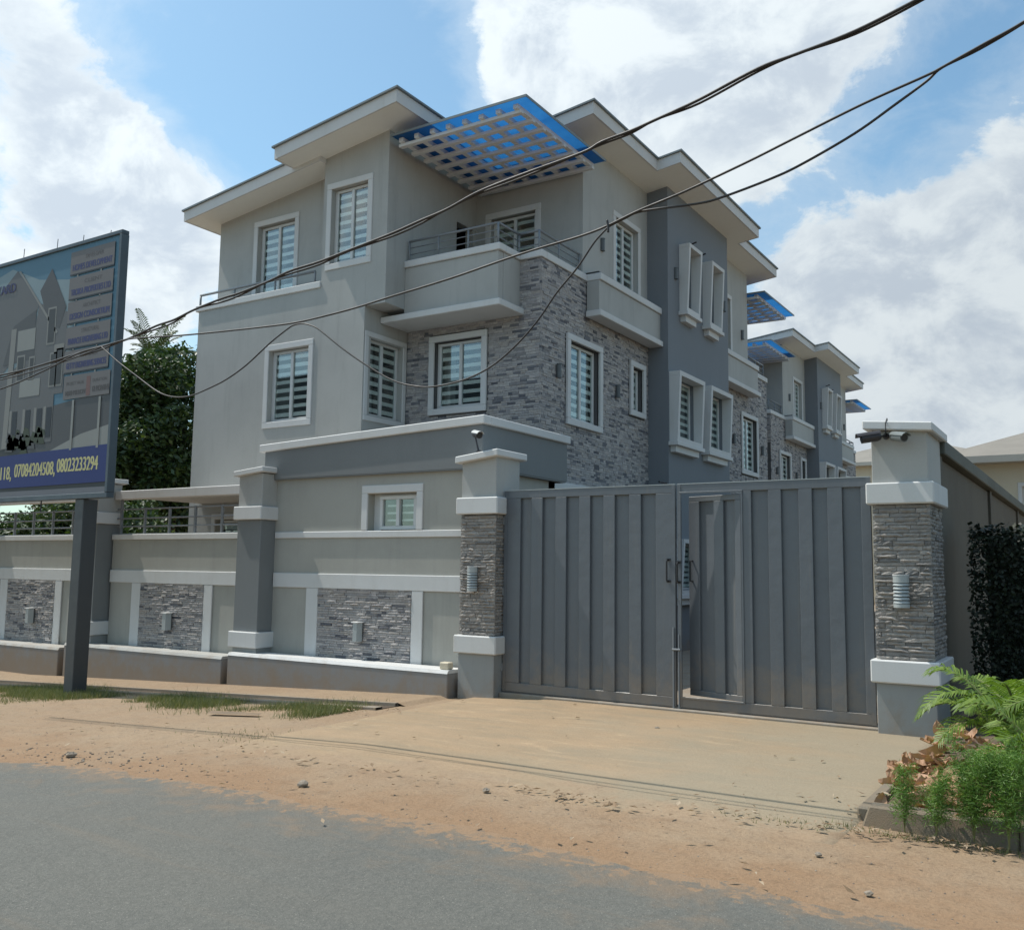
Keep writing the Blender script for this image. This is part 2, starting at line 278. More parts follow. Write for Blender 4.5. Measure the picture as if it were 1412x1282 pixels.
# ------------------------------------------------------------------ mesh helpers
class MB:
    def __init__(s): s.v = []; s.f = []
    def add(s, vs, fs):
        o = len(s.v); s.v += [tuple(v) for v in vs]; s.f += [tuple(i+o for i in f) for f in fs]; return s
    def box(s, x0, x1, y0, y1, z0, z1, b=0., fn=None):
        x0, x1 = sorted((x0, x1)); y0, y1 = sorted((y0, y1)); z0, z1 = sorted((z0, z1))
        if b <= 0:
            vs = [(x, y, z) for z in (z0, z1) for y in (y0, y1) for x in (x0, x1)]
            fs = [(0, 2, 3, 1), (4, 5, 7, 6), (0, 1, 5, 4), (2, 6, 7, 3), (0, 4, 6, 2), (1, 3, 7, 5)]
        else:
            b = min(b, (x1-x0)*.3, (y1-y0)*.3, (z1-z0)*.3)
            vs = []; key = {}
            X = (x0, x1); Y = (y0, y1); Z = (z0, z1)
            for i in (0, 1):
                for j in (0, 1):
                    for k in (0, 1):
                        sx, sy, sz = (1, -1)[i], (1, -1)[j], (1, -1)[k]
                        for a, p in (('x', (X[i], Y[j]+sy*b, Z[k]+sz*b)), ('y', (X[i]+sx*b, Y[j], Z[k]+sz*b)), ('z', (X[i]+sx*b, Y[j]+sy*b, Z[k]))):
                            key[(i, j, k, a)] = len(vs); vs.append(p)
            g = lambda i, j, k, a: key[(i, j, k, a)]
            fs = []
            for i in (0, 1):
                fs.append((g(i, 0, 0, 'x'), g(i, 1, 0, 'x'), g(i, 1, 1, 'x'), g(i, 0, 1, 'x')))
                fs.append((g(0, i, 0, 'y'), g(1, i, 0, 'y'), g(1, i, 1, 'y'), g(0, i, 1, 'y')))
                fs.append((g(0, 0, i, 'z'), g(1, 0, i, 'z'), g(1, 1, i, 'z'), g(0, 1, i, 'z')))
            for p in (0, 1):
                for q in (0, 1):
                    fs.append((g(p, q, 0, 'x'), g(p, q, 1, 'x'), g(p, q, 1, 'y'), g(p, q, 0, 'y')))
                    fs.append((g(p, 0, q, 'x'), g(p, 1, q, 'x'), g(p, 1, q, 'z'), g(p, 0, q, 'z')))
                    fs.append((g(0, p, q, 'y'), g(1, p, q, 'y'), g(1, p, q, 'z'), g(0, p, q, 'z')))
            for i in (0, 1):
                for j in (0, 1):
                    for k in (0, 1): fs.append((g(i, j, k, 'x'), g(i, j, k, 'y'), g(i, j, k, 'z')))
        if fn: vs = [fn(*v) for v in vs]
        return s.add(vs, fs)
    def tube(s, pts, r, n=8, cap=True):
        pts = [Vector(p) for p in pts]; rs = r if isinstance(r, (list, tuple)) else [r]*len(pts)
        rings = []; ref = Vector((0, 0, 1))
        for i, p in enumerate(pts):
            d = (pts[min(i+1, len(pts)-1)]-pts[max(i-1, 0)]).normalized()
            if abs(d.dot(ref)) > .95: ref = Vector((1, 0, 0))
            a = d.cross(ref).normalized(); b = d.cross(a).normalized()
            rings.append([p+(a*cos(2*pi*k/n)+b*sin(2*pi*k/n))*rs[i] for k in range(n)])
        vs = [v for rg in rings for v in rg]; fs = []
        for i in range(len(pts)-1):
            for k in range(n): fs.append((i*n+k, i*n+(k+1) % n, (i+1)*n+(k+1) % n, (i+1)*n+k))
        if cap: fs += [tuple(range(n)), tuple((len(pts)-1)*n+k for k in range(n))]
        return s.add(vs, fs)
    def mesh(s, name, mat, smooth=False, recalc=True):
        me = bpy.data.meshes.new(name); me.from_pydata(s.v, [], s.f)
        if recalc:
            bm = bmesh.new(); bm.from_mesh(me); bmesh.ops.recalc_face_normals(bm, faces=bm.faces); bm.to_mesh(me); bm.free()
        if mat: me.materials.append(M[mat] if isinstance(mat, str) else mat)
        if smooth: me.polygons.foreach_set('use_smooth', [True]*len(me.polygons))
        me.update(); return me
    def obj(s, name, mat, parent=None, smooth=False, recalc=True, kind=None, label=None):
        return link(name, s.mesh(name, mat, smooth, recalc), parent, kind, label)
def link(name, me, parent=None, kind=None, label=None):
    o = bpy.data.objects.new(name, me); COL.objects.link(o)
    if parent:
        o.parent = parent
        o.matrix_parent_inverse = Matrix.Translation(-chain(parent))
    if kind: o['kind'] = kind
    if label: o['label'] = label
    return o
def chain(o):                       # world position of an unrotated thing
    return Vector(o.get('_w', (0, 0, 0)))
def thing(name, label, cat, loc=(0, 0, 0), group=None):
    o = bpy.data.objects.new(name, None); COL.objects.link(o); o.location = loc; o['_w'] = tuple(loc); o.empty_display_size = .3
    o['label'] = label; o['category'] = cat
    if group: o['group'] = group
    return o
def tag(o, label, cat, group=None):
    o['label'] = label; o['category'] = cat
    if group: o['group'] = group
    return o
def struct(name, mb, mat, parent=None, **k):
    o = mb.obj(name, mat, parent, **k)
    if not parent: o['kind'] = 'structure'
    return o
def bxo(name, mat, parent, *a, b=.006, **k): return MB().box(*a, b=b).obj(name, mat, parent, **k)
def gz(x): return 0. if x > -6 else max(-.45, (x+6)*.04)
# facing helper: '-Y' wall at y=c (u=x) or '+X' wall at x=c (u=y); d = distance out of the wall
def FM(face, c):
    if face == '-Y': return lambda u, d, z: (u, c-d, z)
    if face == '+Y': return lambda u, d, z: (u, c+d, z)
    if face == '-X': return lambda u, d, z: (c-d, u, z)
    return lambda u, d, z: (c+d, u, z)
def fbox(mb, F, u0, u1, d0, d1, z0, z1, b=0.): return mb.box(u0, u1, d0, d1, z0, z1, b, F)
def wall(name, parent, face, c, u0, u1, z0, z1, mat, holes=(), th=.2, top=None, label=None):
    F = FM(face, c); us = sorted({u0, u1, *[h[i] for h in holes for i in (0, 1)]}); zs = sorted({z0, z1, *[h[i] for h in holes for i in (2, 3)]})
    us = [u for u in us if u0 <= u <= u1]; zs = [z for z in zs if z0 <= z <= z1]
    def full(i, j):
        if i < 0 or j < 0 or i >= len(us)-1 or j >= len(zs)-1: return False
        cu = (us[i]+us[i+1])/2; cz = (zs[j]+zs[j+1])/2
        return not any(h[0] < cu < h[1] and h[2] < cz < h[3] for h in holes)
    mb = MB()
    def T(u, d, z):
        if top and abs(z-z1) < 1e-6: x, y, _ = F(u, 0, z); z = top(x, y)
        return F(u, d, z)
    for i in range(len(us)-1):
        for j in range(len(zs)-1):
            if not full(i, j): continue
            a, b, p, q = us[i], us[i+1], zs[j], zs[j+1]
            for d in (0, -th): mb.add([T(a, d, p), T(b, d, p), T(b, d, q), T(a, d, q)], [(0, 1, 2, 3)])
            for (di, dj, e) in ((-1, 0, (a, p, a, q)), (1, 0, (b, p, b, q)), (0, -1, (a, p, b, p)), (0, 1, (a, q, b, q))):
                if not full(i+di, j+dj):
                    mb.add([T(e[0], 0, e[1]), T(e[2], 0, e[3]), T(e[2], -th, e[3]), T(e[0], -th, e[1])], [(0, 1, 2, 3)])
    me = mb.mesh(name, mat, recalc=False)
    bm = bmesh.new(); bm.from_mesh(me); bmesh.ops.remove_doubles(bm, verts=bm.verts, dist=1e-5); bmesh.ops.recalc_face_normals(bm, faces=bm.faces); bm.to_mesh(me); bm.free()
    return link(name, me, parent, label=label)
def ring(mb, F, u0, u1, z0, z1, w, d0, d1, b=.006, bottom=True):
    fbox(mb, F, u0, u1, d0, d1, z1-w, z1, b)
    if bottom: fbox(mb, F, u0, u1, d0, d1, z0, z0+w, b)
    zb = z0+(w if bottom else 0)+.001
    fbox(mb, F, u0, u0+w, d0, d1, zb, z1-w-.001, b); fbox(mb, F, u1-w, u1, d0, d1, zb, z1-w-.001, b)
def window(parent, face, c, u0, u1, z0, z1, tw=.12, proud=.022, rec=.1, panes=2, step=.175, bottom=True, bars=True, open_leaf=False, name='window', curtain=True, rnd=None):
    """trim ring (the part), inside it sash frame, panes, bars"""
    F = FM(face, c); mb = MB(); ring(mb, F, u0, u1, z0, z1, tw, -.012, proud, .008, bottom)
    w = mb.obj(name, 'white', parent)
    a, b, p, q = u0+tw+.002, u1-tw-.002, z0+(tw if bottom else .0)+.002, z1-tw-.002
    sill = .04; sw = .055
    mb = MB(); ring(mb, F, a+.03, b-.03, p+.01, q-.01, sw, -rec-.05, -rec, .004)
    fbox(mb, F, a, a+.03, -rec-.04, -rec-.01, p, q); fbox(mb, F, b-.03, b, -rec-.04, -rec-.01, p, q)
    a2, b2, p2, q2 = a+.03+sw, b-.03-sw, p+.01+sw, q-.01-sw
    edges = [a2+(b2-a2)*k/panes for k in range(panes+1)]
    for e in edges[1:-1]: fbox(mb, F, e-.032, e+.032, -rec-.045, -rec+.008, p2-.002, q2+.002, .004)
    mb.obj('sash_frame', 'frame', w)
    for k in range(panes):
        s0, s1 = edges[k]+(.032 if k else 0), edges[k+1]-(.032 if k < panes-1 else 0)
        mb = MB(); fbox(mb, F, s0+.001, s1-.001, -rec-.03, -rec-.024, p2+.001, q2-.001); mb.obj('pane', 'glass', w)
        if bars:
            n = max(2, round((q2-p2)/step)); 
            for r in range(n):
                z = p2+(r+.5)*(q2-p2)/n; hh = .027
                zz = hh*1.3*(1 if r % 3 else 1.12)
                mb = MB(); fbox(mb, F, s0+.012, s1-.012, -rec-.05, -rec-.036, z-zz, z+zz); mb.obj('window_bar', 'bar', w)
    if curtain and random.random() < .8:
        mb = MB(); n = 14; d = -rec-.22; cu1 = a+(b-a)*random.choice((.3, .45, .55))
        pts = [(a-.05+(cu1-a)*i/n, d+.03*(i % 2)) for i in range(n+1)]
        for i in range(n):
            mb.add([F(pts[i][0], pts[i][1], p-.1), F(pts[i+1][0], pts[i+1][1], p-.1), F(pts[i+1][0], pts[i+1][1], q+.1), F(pts[i][0], pts[i][1], q+.1)], [(0, 1, 2, 3)])
        mb.obj('curtain', 'curtain', w, recalc=False)
    return w
def hole(u0, u1, z0, z1, tw=.12, bottom=True): return (u0+tw, u1-tw, z0+(tw if bottom else 0), z1-tw)
# ---- ledge stones
def stone_mesh(name, mat, rough, seed):
    rg = random.Random(seed); nu, nv = 4, 2; vs = []; fs = []
    for j in range(nv+1):
        for i in range(nu+1):
            e = (i in (0, nu)) or (j in (0, nv))
            vs.append((i/nu+(0 if i in (0, nu) else rg.uniform(-.05, .05)), (1 if not e else .72)+rg.uniform(-rough, rough), j/nv))
    for j in range(nv):
        for i in range(nu): k = j*(nu+1)+i; fs.append((k, k+1, k+nu+2, k+nu+1))
    o = len(vs); vs += [(0, 0, 0), (1, 0, 0), (1, 0, 1), (0, 0, 1)]
    bt = list(range(nu+1)); tp = [nv*(nu+1)+i for i in range(nu+1)]; lf = [j*(nu+1) for j in range(nv+1)]; rr = [j*(nu+1)+nu for j in range(nv+1)]
    fs += [tuple([o, o+1]+bt[::-1]), tuple([o+3]+tp+[o+2]), tuple([o]+lf+[o+3]), tuple([o+1, o+2]+rr[::-1])]
    return vs, fs
SM = {}
for mat, rough in (('stone_o', .16), ('stone_p', .25)):
    SM[mat] = []
    for k in range(8):
        vs, fs = stone_mesh('stone', mat, rough, k+(20 if mat == 'stone_p' else 0)); mb = MB(); mb.add(vs, fs); SM[mat].append(mb.mesh('stone', mat))
def clad(parent, face, c, u0, u1, z0, z1, course=.04, lmin=.1, lmax=.28, depth=(.012, .03), mat='stone_o', singles=300, holes=(), joint=.004, order=None, seed=1):
    """stacked ledge stones over a rectangle; the first ones are objects, the rest one joined part"""
    rg = random.Random(seed); F = FM(face, c); cells = []; z = z0; row = 0
    while z < z1-.004:
        h = min(course*rg.uniform(.75, 1.25), z1-z)
        if z1-z-h < .012: h = z1-z
        u = u0-rg.uniform(0, lmin) if True else u0
        while u < u1-.004:
            l = rg.uniform(lmin, lmax); a, b = max(u, u0), min(u+l, u1)
            if u1-b < .03: b = u1; l = b-u
            if b-a > .02:
                segs = [(a, b)]
                for hh in holes:
                    if z+h > hh[2]+.004 and z < hh[3]-.004:
                        ns = []
                        for s in segs:
                            if s[1] <= hh[0] or s[0] >= hh[1]: ns.append(s)
                            else:
                                if s[0] < hh[0]-.02: ns.append((s[0], hh[0]))
                                if s[1] > hh[1]+.02: ns.append((hh[1], s[1]))
                        segs = ns
                for s in segs: cells.append((s[0], s[1], z, z+h, rg.uniform(*depth)))
            u += l
        z += h; row += 1
    if order: cells.sort(key=order)
    inv = Matrix.Translation(-chain(parent))
    for k, (a, b, p, q, d) in enumerate(cells[:singles]):
        o = bpy.data.objects.new('stone', SM[mat][rg.randrange(8)]); COL.objects.link(o); o.parent = parent; o.matrix_parent_inverse = inv
        # local: x along u, y outwards, z up
        ex = Vector(F(1, 0, 0))-Vector(F(0, 0, 0)); ey = Vector(F(0, 1, 0))-Vector(F(0, 0, 0))
        mw = Matrix.Identity(4)
        for r_ in range(3):
            mw[r_][0] = ex[r_]*(b-a-joint); mw[r_][1] = ey[r_]*d; mw[r_][2] = (0, 0, q-p-joint)[r_]
        mw.translation = Vector(F(a+joint/2, 0, p+joint/2)); o.matrix_basis = mw
    rest = cells[singles:]
    if rest:
        mb = MB()
        for (a, b, p, q, d) in rest:
            j = joint/2; t = d*.25
            vs = [F(a+j, 0, p+j), F(b-j, 0, p+j), F(b-j, 0, q-j), F(a+j, 0, q-j), F(a+j, d*rg.uniform(.6, 1.1), p+j), F(b-j, d*rg.uniform(.6, 1.1), p+j), F(b-j, d*rg.uniform(.7, 1.2), q-j), F(a+j, d*rg.uniform(.7, 1.2), q-j)]
            mb.add(vs, [(4, 5, 6, 7), (0, 1, 5, 4), (1, 2, 6, 5), (2, 3, 7, 6), (3, 0, 4, 7)])
        mb.obj('stone_field', M['stone_i'], parent, kind='stuff')
def copy_tree(o, parent=None, off=None):
    c = o.copy(); COL.objects.link(c)
    if parent: c.parent = parent
    for ch in list(KIDS.get(o.name, ())): copy_tree(ch, c)
    return c
# ------------------------------------------------------------------ ground
def sheet(name, mat, xs, y0, y1, dz, parent=None, ny=2, edge0=None, edge1=None, bumpy=0., zf=None, kind='structure'):
    mb = MB(); vs = []; nx = len(xs); rg = random.Random(3)
    for j in range(ny):
        for x in xs:
            a = y0+(edge0(x) if edge0 else 0); b = y1+(edge1(x) if edge1 else 0)
            y = a+(b-a)*j/(ny-1); vs.append((x, y, (zf or gz)(x)+dz+(rg.uniform(-bumpy, bumpy) if bumpy else 0)))
    fs = [(j*nx+i, j*nx+i+1, (j+1)*nx+i+1, (j+1)*nx+i) for j in range(ny-1) for i in range(nx-1)]
    mb.add(vs, fs); o = mb.obj(name, mat, parent, recalc=False)
    if kind: o['kind'] = kind
    return o
far = [-400, -120, -60, -30]; near = [-17.25+i*.75 for i in range(16)]+[-5.6, -5]
sheet('ground', 'sand', far+near+[0, 10, 60, 400], -60, 500, -.02)
wr = random.Random(9)
def wob(x): return .06*sin(x*1.3)+.04*sin(x*3.3+1)+.03*sin(x*7.1+2)+.018*sin(x*17.)+wr.uniform(-.02, .02)+(-.35 if x < -7 else 0)*max(0, min(1, (-x-7)/2))
sheet('road', 'asphalt', far+[-17.25+i*.05 for i in range(480)]+[8, 20, 60, 400], -6, 5.12, -.012, edge1=wob)
sheet('courtyard', 'concrete', [-60, -30]+near+[-1.7], 11.15, 120, -.008)
sx = [-7.45+i*.2 for i in range(30)]+[-1.535, -1.50]
def sl0(x): return .12*sin(x*2.1)+.08*sin(x*5.3)+.05*sin(x*11.)
dv = mbd = MB(); prof = [(5.95, -.026), (6.25, -.019), (6.7, -.010), (7.4, -.003), (10.74, .001)]   # ramp: its front sinks into the verge
vsd = [(x, y+(sl0(x) if j == 0 else 0), gz(x)+z+(-.035 if i in (0, len(sx)-1) else 0)) for j, (y, z) in enumerate(prof) for i, x in enumerate(sx)]; nxd = len(sx)
mbd.add(vsd, [(j*nxd+i, j*nxd+i+1, (j+1)*nxd+i+1, (j+1)*nxd+i) for j in range(len(prof)-1) for i in range(nxd-1)]); struct('driveway', mbd, 'slab', recalc=False, smooth=True)
mb = MB()                                  # raised strip the gate runs over
mb.box(-6.95, -2.14, 10.72, 11.15, -.05, .03, .01); struct('gate_threshold', mb, 'concrete')
# joint across the driveway: a slightly raised lip of the slab behind it

# drain: apron, channel, lip
ax = [-60, -30]+[-17.25+i*.75 for i in range(12)]+[-7.7]
sheet('drain_apron', 'sand', ax+[-7.55], 9.56, 10.5, .02, zf=lambda x: gz(x)-(.05 if x > -7.6 else 0))
def drainbox(name, mat, y0, y1, z0, z1):
    mb = MB()
    for a, b in zip(ax[:-1], ax[1:]):
        mb.add([(x, y, gz(x)+z) for z in (z0, z1) for y in (y0, y1) for x in (a, b)], [(0, 2, 3, 1), (4, 5, 7, 6), (0, 1, 5, 4), (2, 6, 7, 3)])
    return struct(name, mb, mat, recalc=False)
drainbox('drain_lip', 'concrete', 9.12, 9.25, -.2, .012)
drainbox('drain_edge', 'concrete', 9.5, 9.562, -.3, .026)
sheet('drain_channel', 'soil', ax, 9.24, 9.51, -.012)
# ------------------------------------------------------------------ ROOF plane
def rp(x): return 9.83+.13*(x+13.46)
def soff(x, y=0): return rp(x)-.262+.05
HP = 21.1                                   # mirror line of the house along y
def mir(y): return 2*HP-y
def slab_poly(mb, pts, top, bot):
    n = len(pts); mb.add([(x, y, top(x)) for x, y in pts]+[(x, y, bot(x)) for x, y in pts], [tuple(range(n)), tuple(range(2*n-1, n-1, -1))]+[(i, (i+1) % n, n+(i+1) % n, n+i) for i in range(n)])
def railing(parent, pts, zt, zb, posts, rails, r=.018, mat='rail'):
    mb = MB()
    for a, b in zip(pts[:-1], pts[1:]):
        mb.tube([(*a, zt), (*b, zt)], r*1.35, 8)
        for z in rails: mb.tube([(*a, z), (*b, z)], r*.55, 6)
    for p in posts: mb.tube([(*p, zb-.02), (*p, zt)], r, 8)
    for p in pts: mb.tube([(*p, zb-.02), (*p, zt)], r*1.15, 8)
    return mb.obj('railing', mat, parent, smooth=True)
def wall_lamp(parent, face, c, u, z, w=.1, h=.24, mat='lampdark'):
    F = FM(face, c); mb = MB(); n = 10
    def half(r, z0, z1):
        vs = [F(u+r*cos(pi*k/n), .02+r*sin(pi*k/n), zz) for zz in (z0, z1) for k in range(n+1)]
        mb.add(vs, [(k, k+1, n+2+k, n+1+k) for k in range(n)]+[tuple(range(n+1)), tuple(range(n+1, 2*n+2))])
    half(w/2, z-h/2, z+h/2); half(w/2+.008, z+h/2, z+h/2+.012); half(w/2+.008, z-h/2-.012, z-h/2)
    fbox(mb, F, u-w/2, u+w/2, 0, .022, z-h/2-.012, z+h/2+.012)
    return mb.obj('wall_lamp', mat, parent)
def canopy(parent, x0, x1, ya, yb, z, ns=8, sgn=1):
    """ya = open edge, yb = edge at the back wall"""
    c = MB().box(x0, x1, min(ya, yb), max(ya, yb), z, z+.012).obj('canopy_sheet', 'blue_sheet', parent)
    lo, hi = min(ya, yb), max(ya, yb)
    MB().box(x0-.01, x1+.01, lo-.012, lo-.001, z-.015, z+.03).obj('canopy_edge', 'roofmetal', c)
    MB().box(x1+.001, x1+.012, lo, hi, z-.015, z+.03).obj('canopy_edge', 'roofmetal', c)
    for k in range(ns):
        y = ya+(.25+k*(abs(yb-ya)-.35)/(ns-1))*sgn; MB().box(x0+.02, x1-.22, y-.05, y+.05, z-.145, z-.085, .004).obj('beam', 'canopybeam', c)
    for k in range(ns):
        x = x0+.12+k*(x1-x0-.42)/(ns-1); MB().box(x-.05, x+.05, lo+.14, hi-.02, z-.084, z-.001, .004).obj('rafter', 'canopybeam', c)
    return c
# ------------------------------------------------------------------ HOUSE
def house(label, detail):
    H = thing('terrace_house', label, 'house', (-12, 21, 0), 'pair of grey three storey houses')
    tower_z = lambda x, y: soff(x)
    w_e = (-14.24, -12.91, 4.37, 6.06); w_f = (-12.68, -11.51, 7.36, 9.11); w_g = (-15.24, -13.91, 7.22, 8.98)
    w_d = (-11.04, -9.69, 4.57, 6.12); w_i = (13.17, 14.40, 4.37, 6.07)
    w_a = (15.34, 16.81, 4.37, 6.12); w_b = (18.13, 18.91, 4.95, 6.14); w_c = (17.40, 18.76, 7.36, 9.24)
    w_bd = (-10.89, -9.53, 6.72, 9.12)
    gf1 = (-15.6, -14.2, 1.1, 2.7); gf2 = (-13.6, -12.4, 1.1, 2.7)
    tl = [(19.19, 20.72, 4.48, 6.04), (21.14, 22.65, 4.48, 6.04)]; tu = [(19.81, 20.62, 7.54, 9.12), (21.28, 22.13, 7.54, 9.12)]
    tg = [(19.35, 20.7, 1.15, 2.35), (21.2, 22.6, 1.15, 2.35)]
    g_xs = [(15.3, 16.8, 1.1, 2.5)]
    # --- front block
    wall('wall', H, '-Y', 13.14, -16.32, -11.63, -.4, 7.05, 'wall', [hole(*w_e), hole(*gf1), hole(*gf2)], top=None)
    wall('wall', H, '+X', -11.63, 13.34, 14.44, -.4, 6.53, 'wall', [hole(*w_i)])
    wall('wall', H, '-Y', 14.44, -11.63, -8.56, -.4, 7.33, 'grout', [hole(*w_d)], label='front wall faced with grey ledge stone')
    wall('wall', H, '+X', -8.56, 14.64, 19.14, -.4, 7.33, 'grout', [hole(*w_a), hole(*w_b)], label='side wall faced with grey ledge stone')
    wall('wall', H, '-X', -16.32, 13.34, 29.06, -.4, 7.05, 'wall')
    wall('wall', H, '+Y', 29.06, -16.12, -11.63, -.4, 7.05, 'wall')
    # --- third storey
    wall('wall', H, '-Y', 13.14, -12.77, -11.14, 7.05, 9.9, 'wall', [hole(*w_f)], top=tower_z)
    MB().box(-11.628, -11.14, 13.14, 16.04, 6.53, 7.0495).obj('wall', 'wall', H)
    wall('wall', H, '+X', -11.14, 13.34, 16.05, 7.05, 9.9, 'wall', [(15.35, 15.95, 7.06, 8.8)], top=tower_z)
    wall('wall', H, '-Y', 13.62, -16.32, -12.77, 6.6, 9.3, 'wall', [hole(*w_g)], top=lambda x, y: 9.35+.122*(x+16.73)-.225)
    wall('wall', H, '-X', -12.77, 13.34, 13.62, 7.05, 9.6, 'wall', top=tower_z)
    wall('wall', H, '-X', -16.32, 13.82, 28.4, 7.05, 9.3, 'wall', top=lambda x, y: 9.35+.122*(x+16.73)-.225)
    wall('wall', H, '-Y', 16.05, -11.14, -8.56, 6.6, 10.2, 'wall', [hole(*w_bd)], top=tower_z, label='balcony back wall')
    wall('wall', H, '+X', -8.56, 16.25, 19.14, 7.33, 10.2, 'wall', [hole(*w_c)], top=tower_z)
    # --- tower
    wall('wall', H, '-Y', 19.14, -8.76, -8.06, -.4, 10.2, 'blue', top=tower_z, label='blue grey tower, narrow front face')
    wall('wall', H, '+X', -8.06, 19.34, mir(19.34), -.4, 10.2, 'blue', [(h[0]+.1, h[1]-.1, h[2]+.1, h[3]-.1) for h in tl+tu+tg], top=tower_z, label='blue grey tower wall')
    wall('wall', H, '+Y', mir(19.14), -8.76, -8.06, -.4, 10.2, 'blue', top=tower_z)
    # --- far half
    wall('wall', H, '+X', -8.56, mir(19.14), mir(14.64), -.4, 7.33, 'grout', [hole(mir(w_a[1]), mir(w_a[0]), *w_a[2:]), hole(mir(w_b[1]), mir(w_b[0]), *w_b[2:])])
    wall('wall', H, '+X', -8.56, mir(19.14), mir(16.25), 7.33, 10.2, 'wall', [hole(mir(w_c[1]), mir(w_c[0]), *w_c[2:])], top=tower_z)
    wall('wall', H, '+Y', mir(16.05), -11.14, -8.56, 6.6, 10.2, 'wall', top=tower_z)
    wall('wall', H, '+Y', mir(14.44), -11.63, -8.56, -.4, 7.33, 'grout')
    wall('wall', H, '+X', -11.14, mir(16.05), mir(13.34), 7.05, 9.9, 'wall', top=tower_z)
    wall('wall', H, '+Y', mir(13.14), -16.32, -11.14, 7.05, 9.6, 'wall', top=lambda x, y: rp(x)-.42)
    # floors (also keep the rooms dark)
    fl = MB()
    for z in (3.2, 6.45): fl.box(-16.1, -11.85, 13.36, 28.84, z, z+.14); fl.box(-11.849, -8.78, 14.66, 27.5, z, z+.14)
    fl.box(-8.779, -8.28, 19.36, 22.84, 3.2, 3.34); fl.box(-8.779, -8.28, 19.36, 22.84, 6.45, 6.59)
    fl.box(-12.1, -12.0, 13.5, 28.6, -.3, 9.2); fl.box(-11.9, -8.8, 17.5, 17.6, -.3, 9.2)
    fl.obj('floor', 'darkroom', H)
    # --- stone faces
    cl1 = wall('stone_backing', H, '-Y', 14.438, -11.60, -8.58, 3.1, 7.30, 'grout', [hole(*w_d, tw=.05)], th=.004)
    cl2 = wall('stone_backing', H, '+X', -8.558, 14.46, 19.13, 3.1, 7.30, 'grout', [hole(*w_a, tw=.05), hole(*w_b, tw=.05)], th=.004)
    cl3 = wall('stone_backing', H, '+X', -8.558, mir(19.13), mir(14.46), 3.1, 7.30, 'grout', [hole(mir(w_a[1]), mir(w_a[0]), *w_a[2:], tw=.05), hole(mir(w_b[1]), mir(w_b[0]), *w_b[2:], tw=.05)], th=.004)
    n1 = 300 if detail else 0
    clad(cl1, '-Y', 14.434, -11.62, -8.53, 3.1, 7.32, .046, .09, .24, (.008, .024), singles=n1, holes=[w_d], seed=4, order=lambda c: -(c[0]*1.0+(c[3] > 6.3)*-3 if True else 0))
    clad(cl2, '+X', -8.554, 14.41, 19.135, 3.1, 7.32, .046, .09, .24, (.008, .024), singles=0, holes=[w_a, w_b], seed=5)
    clad(cl3, '+X', -8.554, mir(19.135), mir(14.41), 3.1, 7.32, .046, .09, .24, (.008, .024), singles=0, holes=[(mir(w_a[1]), mir(w_a[0]), *w_a[2:]), (mir(w_b[1]), mir(w_b[0]), *w_b[2:])], seed=6)
    # --- windows
    window(H, '-Y', 13.14, *w_e); window(H, '-Y', 13.14, *w_f); window(H, '-Y', 13.62, *w_g); window(H, '-Y', 13.14, *gf1); window(H, '-Y', 13.14, *gf2)
    window(H, '-Y', 14.402, *w_d, proud=.04); window(H, '+X', -11.63, *w_i, tw=.1)
    window(H, '+X', -8.522, *w_a, proud=.045); window(H, '+X', -8.522, *w_b, proud=.045, panes=1)
    window(H, '+X', -8.56, *w_c); window(H, '-Y', 16.05, *w_bd, name='balcony_door', tw=.13)
    window(H, '+X', -8.522, mir(w_a[1]), mir(w_a[0]), *w_a[2:]); window(H, '+X', -8.522, mir(w_b[1]), mir(w_b[0]), *w_b[2:], panes=1); window(H, '+X', -8.56, mir(w_c[1]), mir(w_c[0]), *w_c[2:])
    # tower windows: deep hooded surrounds, deeper at the head than at the sill
    for i, (u0, u1, z0, z1) in enumerate(tl+tu+tg):
        F0 = FM('+X', -8.06); dt, db = .26, .185
        def FW(u, d, z, F0=F0, z0=z0, z1=z1): return F0(u, (d if d < .05 else db+(dt-db)*(z-z0)/(z1-z0)), z)
        mb = MB(); tw = .10 if i < 2 else .085
        for a in ((u0, u1, z1-tw, z1), (u0, u0+tw, z0, z1-tw-.001), (u1-tw, u1, z0, z1-tw-.001), (u0+tw+.001, u1-tw-.001, z0, z0+tw)):
            mb.box(a[0], a[1], -.012, .3, a[2], a[3], .004, FW)
        w = mb.obj('window', 'white', H)
        mb = MB(); fbox(mb, F0, u0-.05, u1+.05, -.01, .22, z0-.09, z0-.002, .006); fbox(mb, F0, u0+.06, u1-.1, -.01, .13, z0-.23, z0-.091, .006); mb.obj('sill', 'white', w)
        a, b, p, q = u0+tw, u1-tw, z0+tw, z1-tw; mb = MB(); ring(mb, F0, a+.002, b-.002, p+.002, q-.002, .05, -.13, -.08, .003)
        mid = []
        if i < 2 or i > 3: fbox(mb, F0, (a+b)/2-.03, (a+b)/2+.03, -.125, -.075, p+.053, q-.053)
        else: fbox(mb, F0, a+.054, b-.054, -.125, -.075, p+.42, p+.52)
        mb.obj('sash_frame', 'frame', w)
        mb = MB(); fbox(mb, F0, a+.054, b-.054, -.115, -.108, p+.054, q-.054); mb.obj('pane', 'glass', w)
        for k in range(8): z = p+.1+k*(q-p-.2)/7; mb = MB(); fbox(mb, F0, a+.07, b-.07, -.135, -.122, z-.036, z+.036); mb.obj('window_bar', 'bar', w)
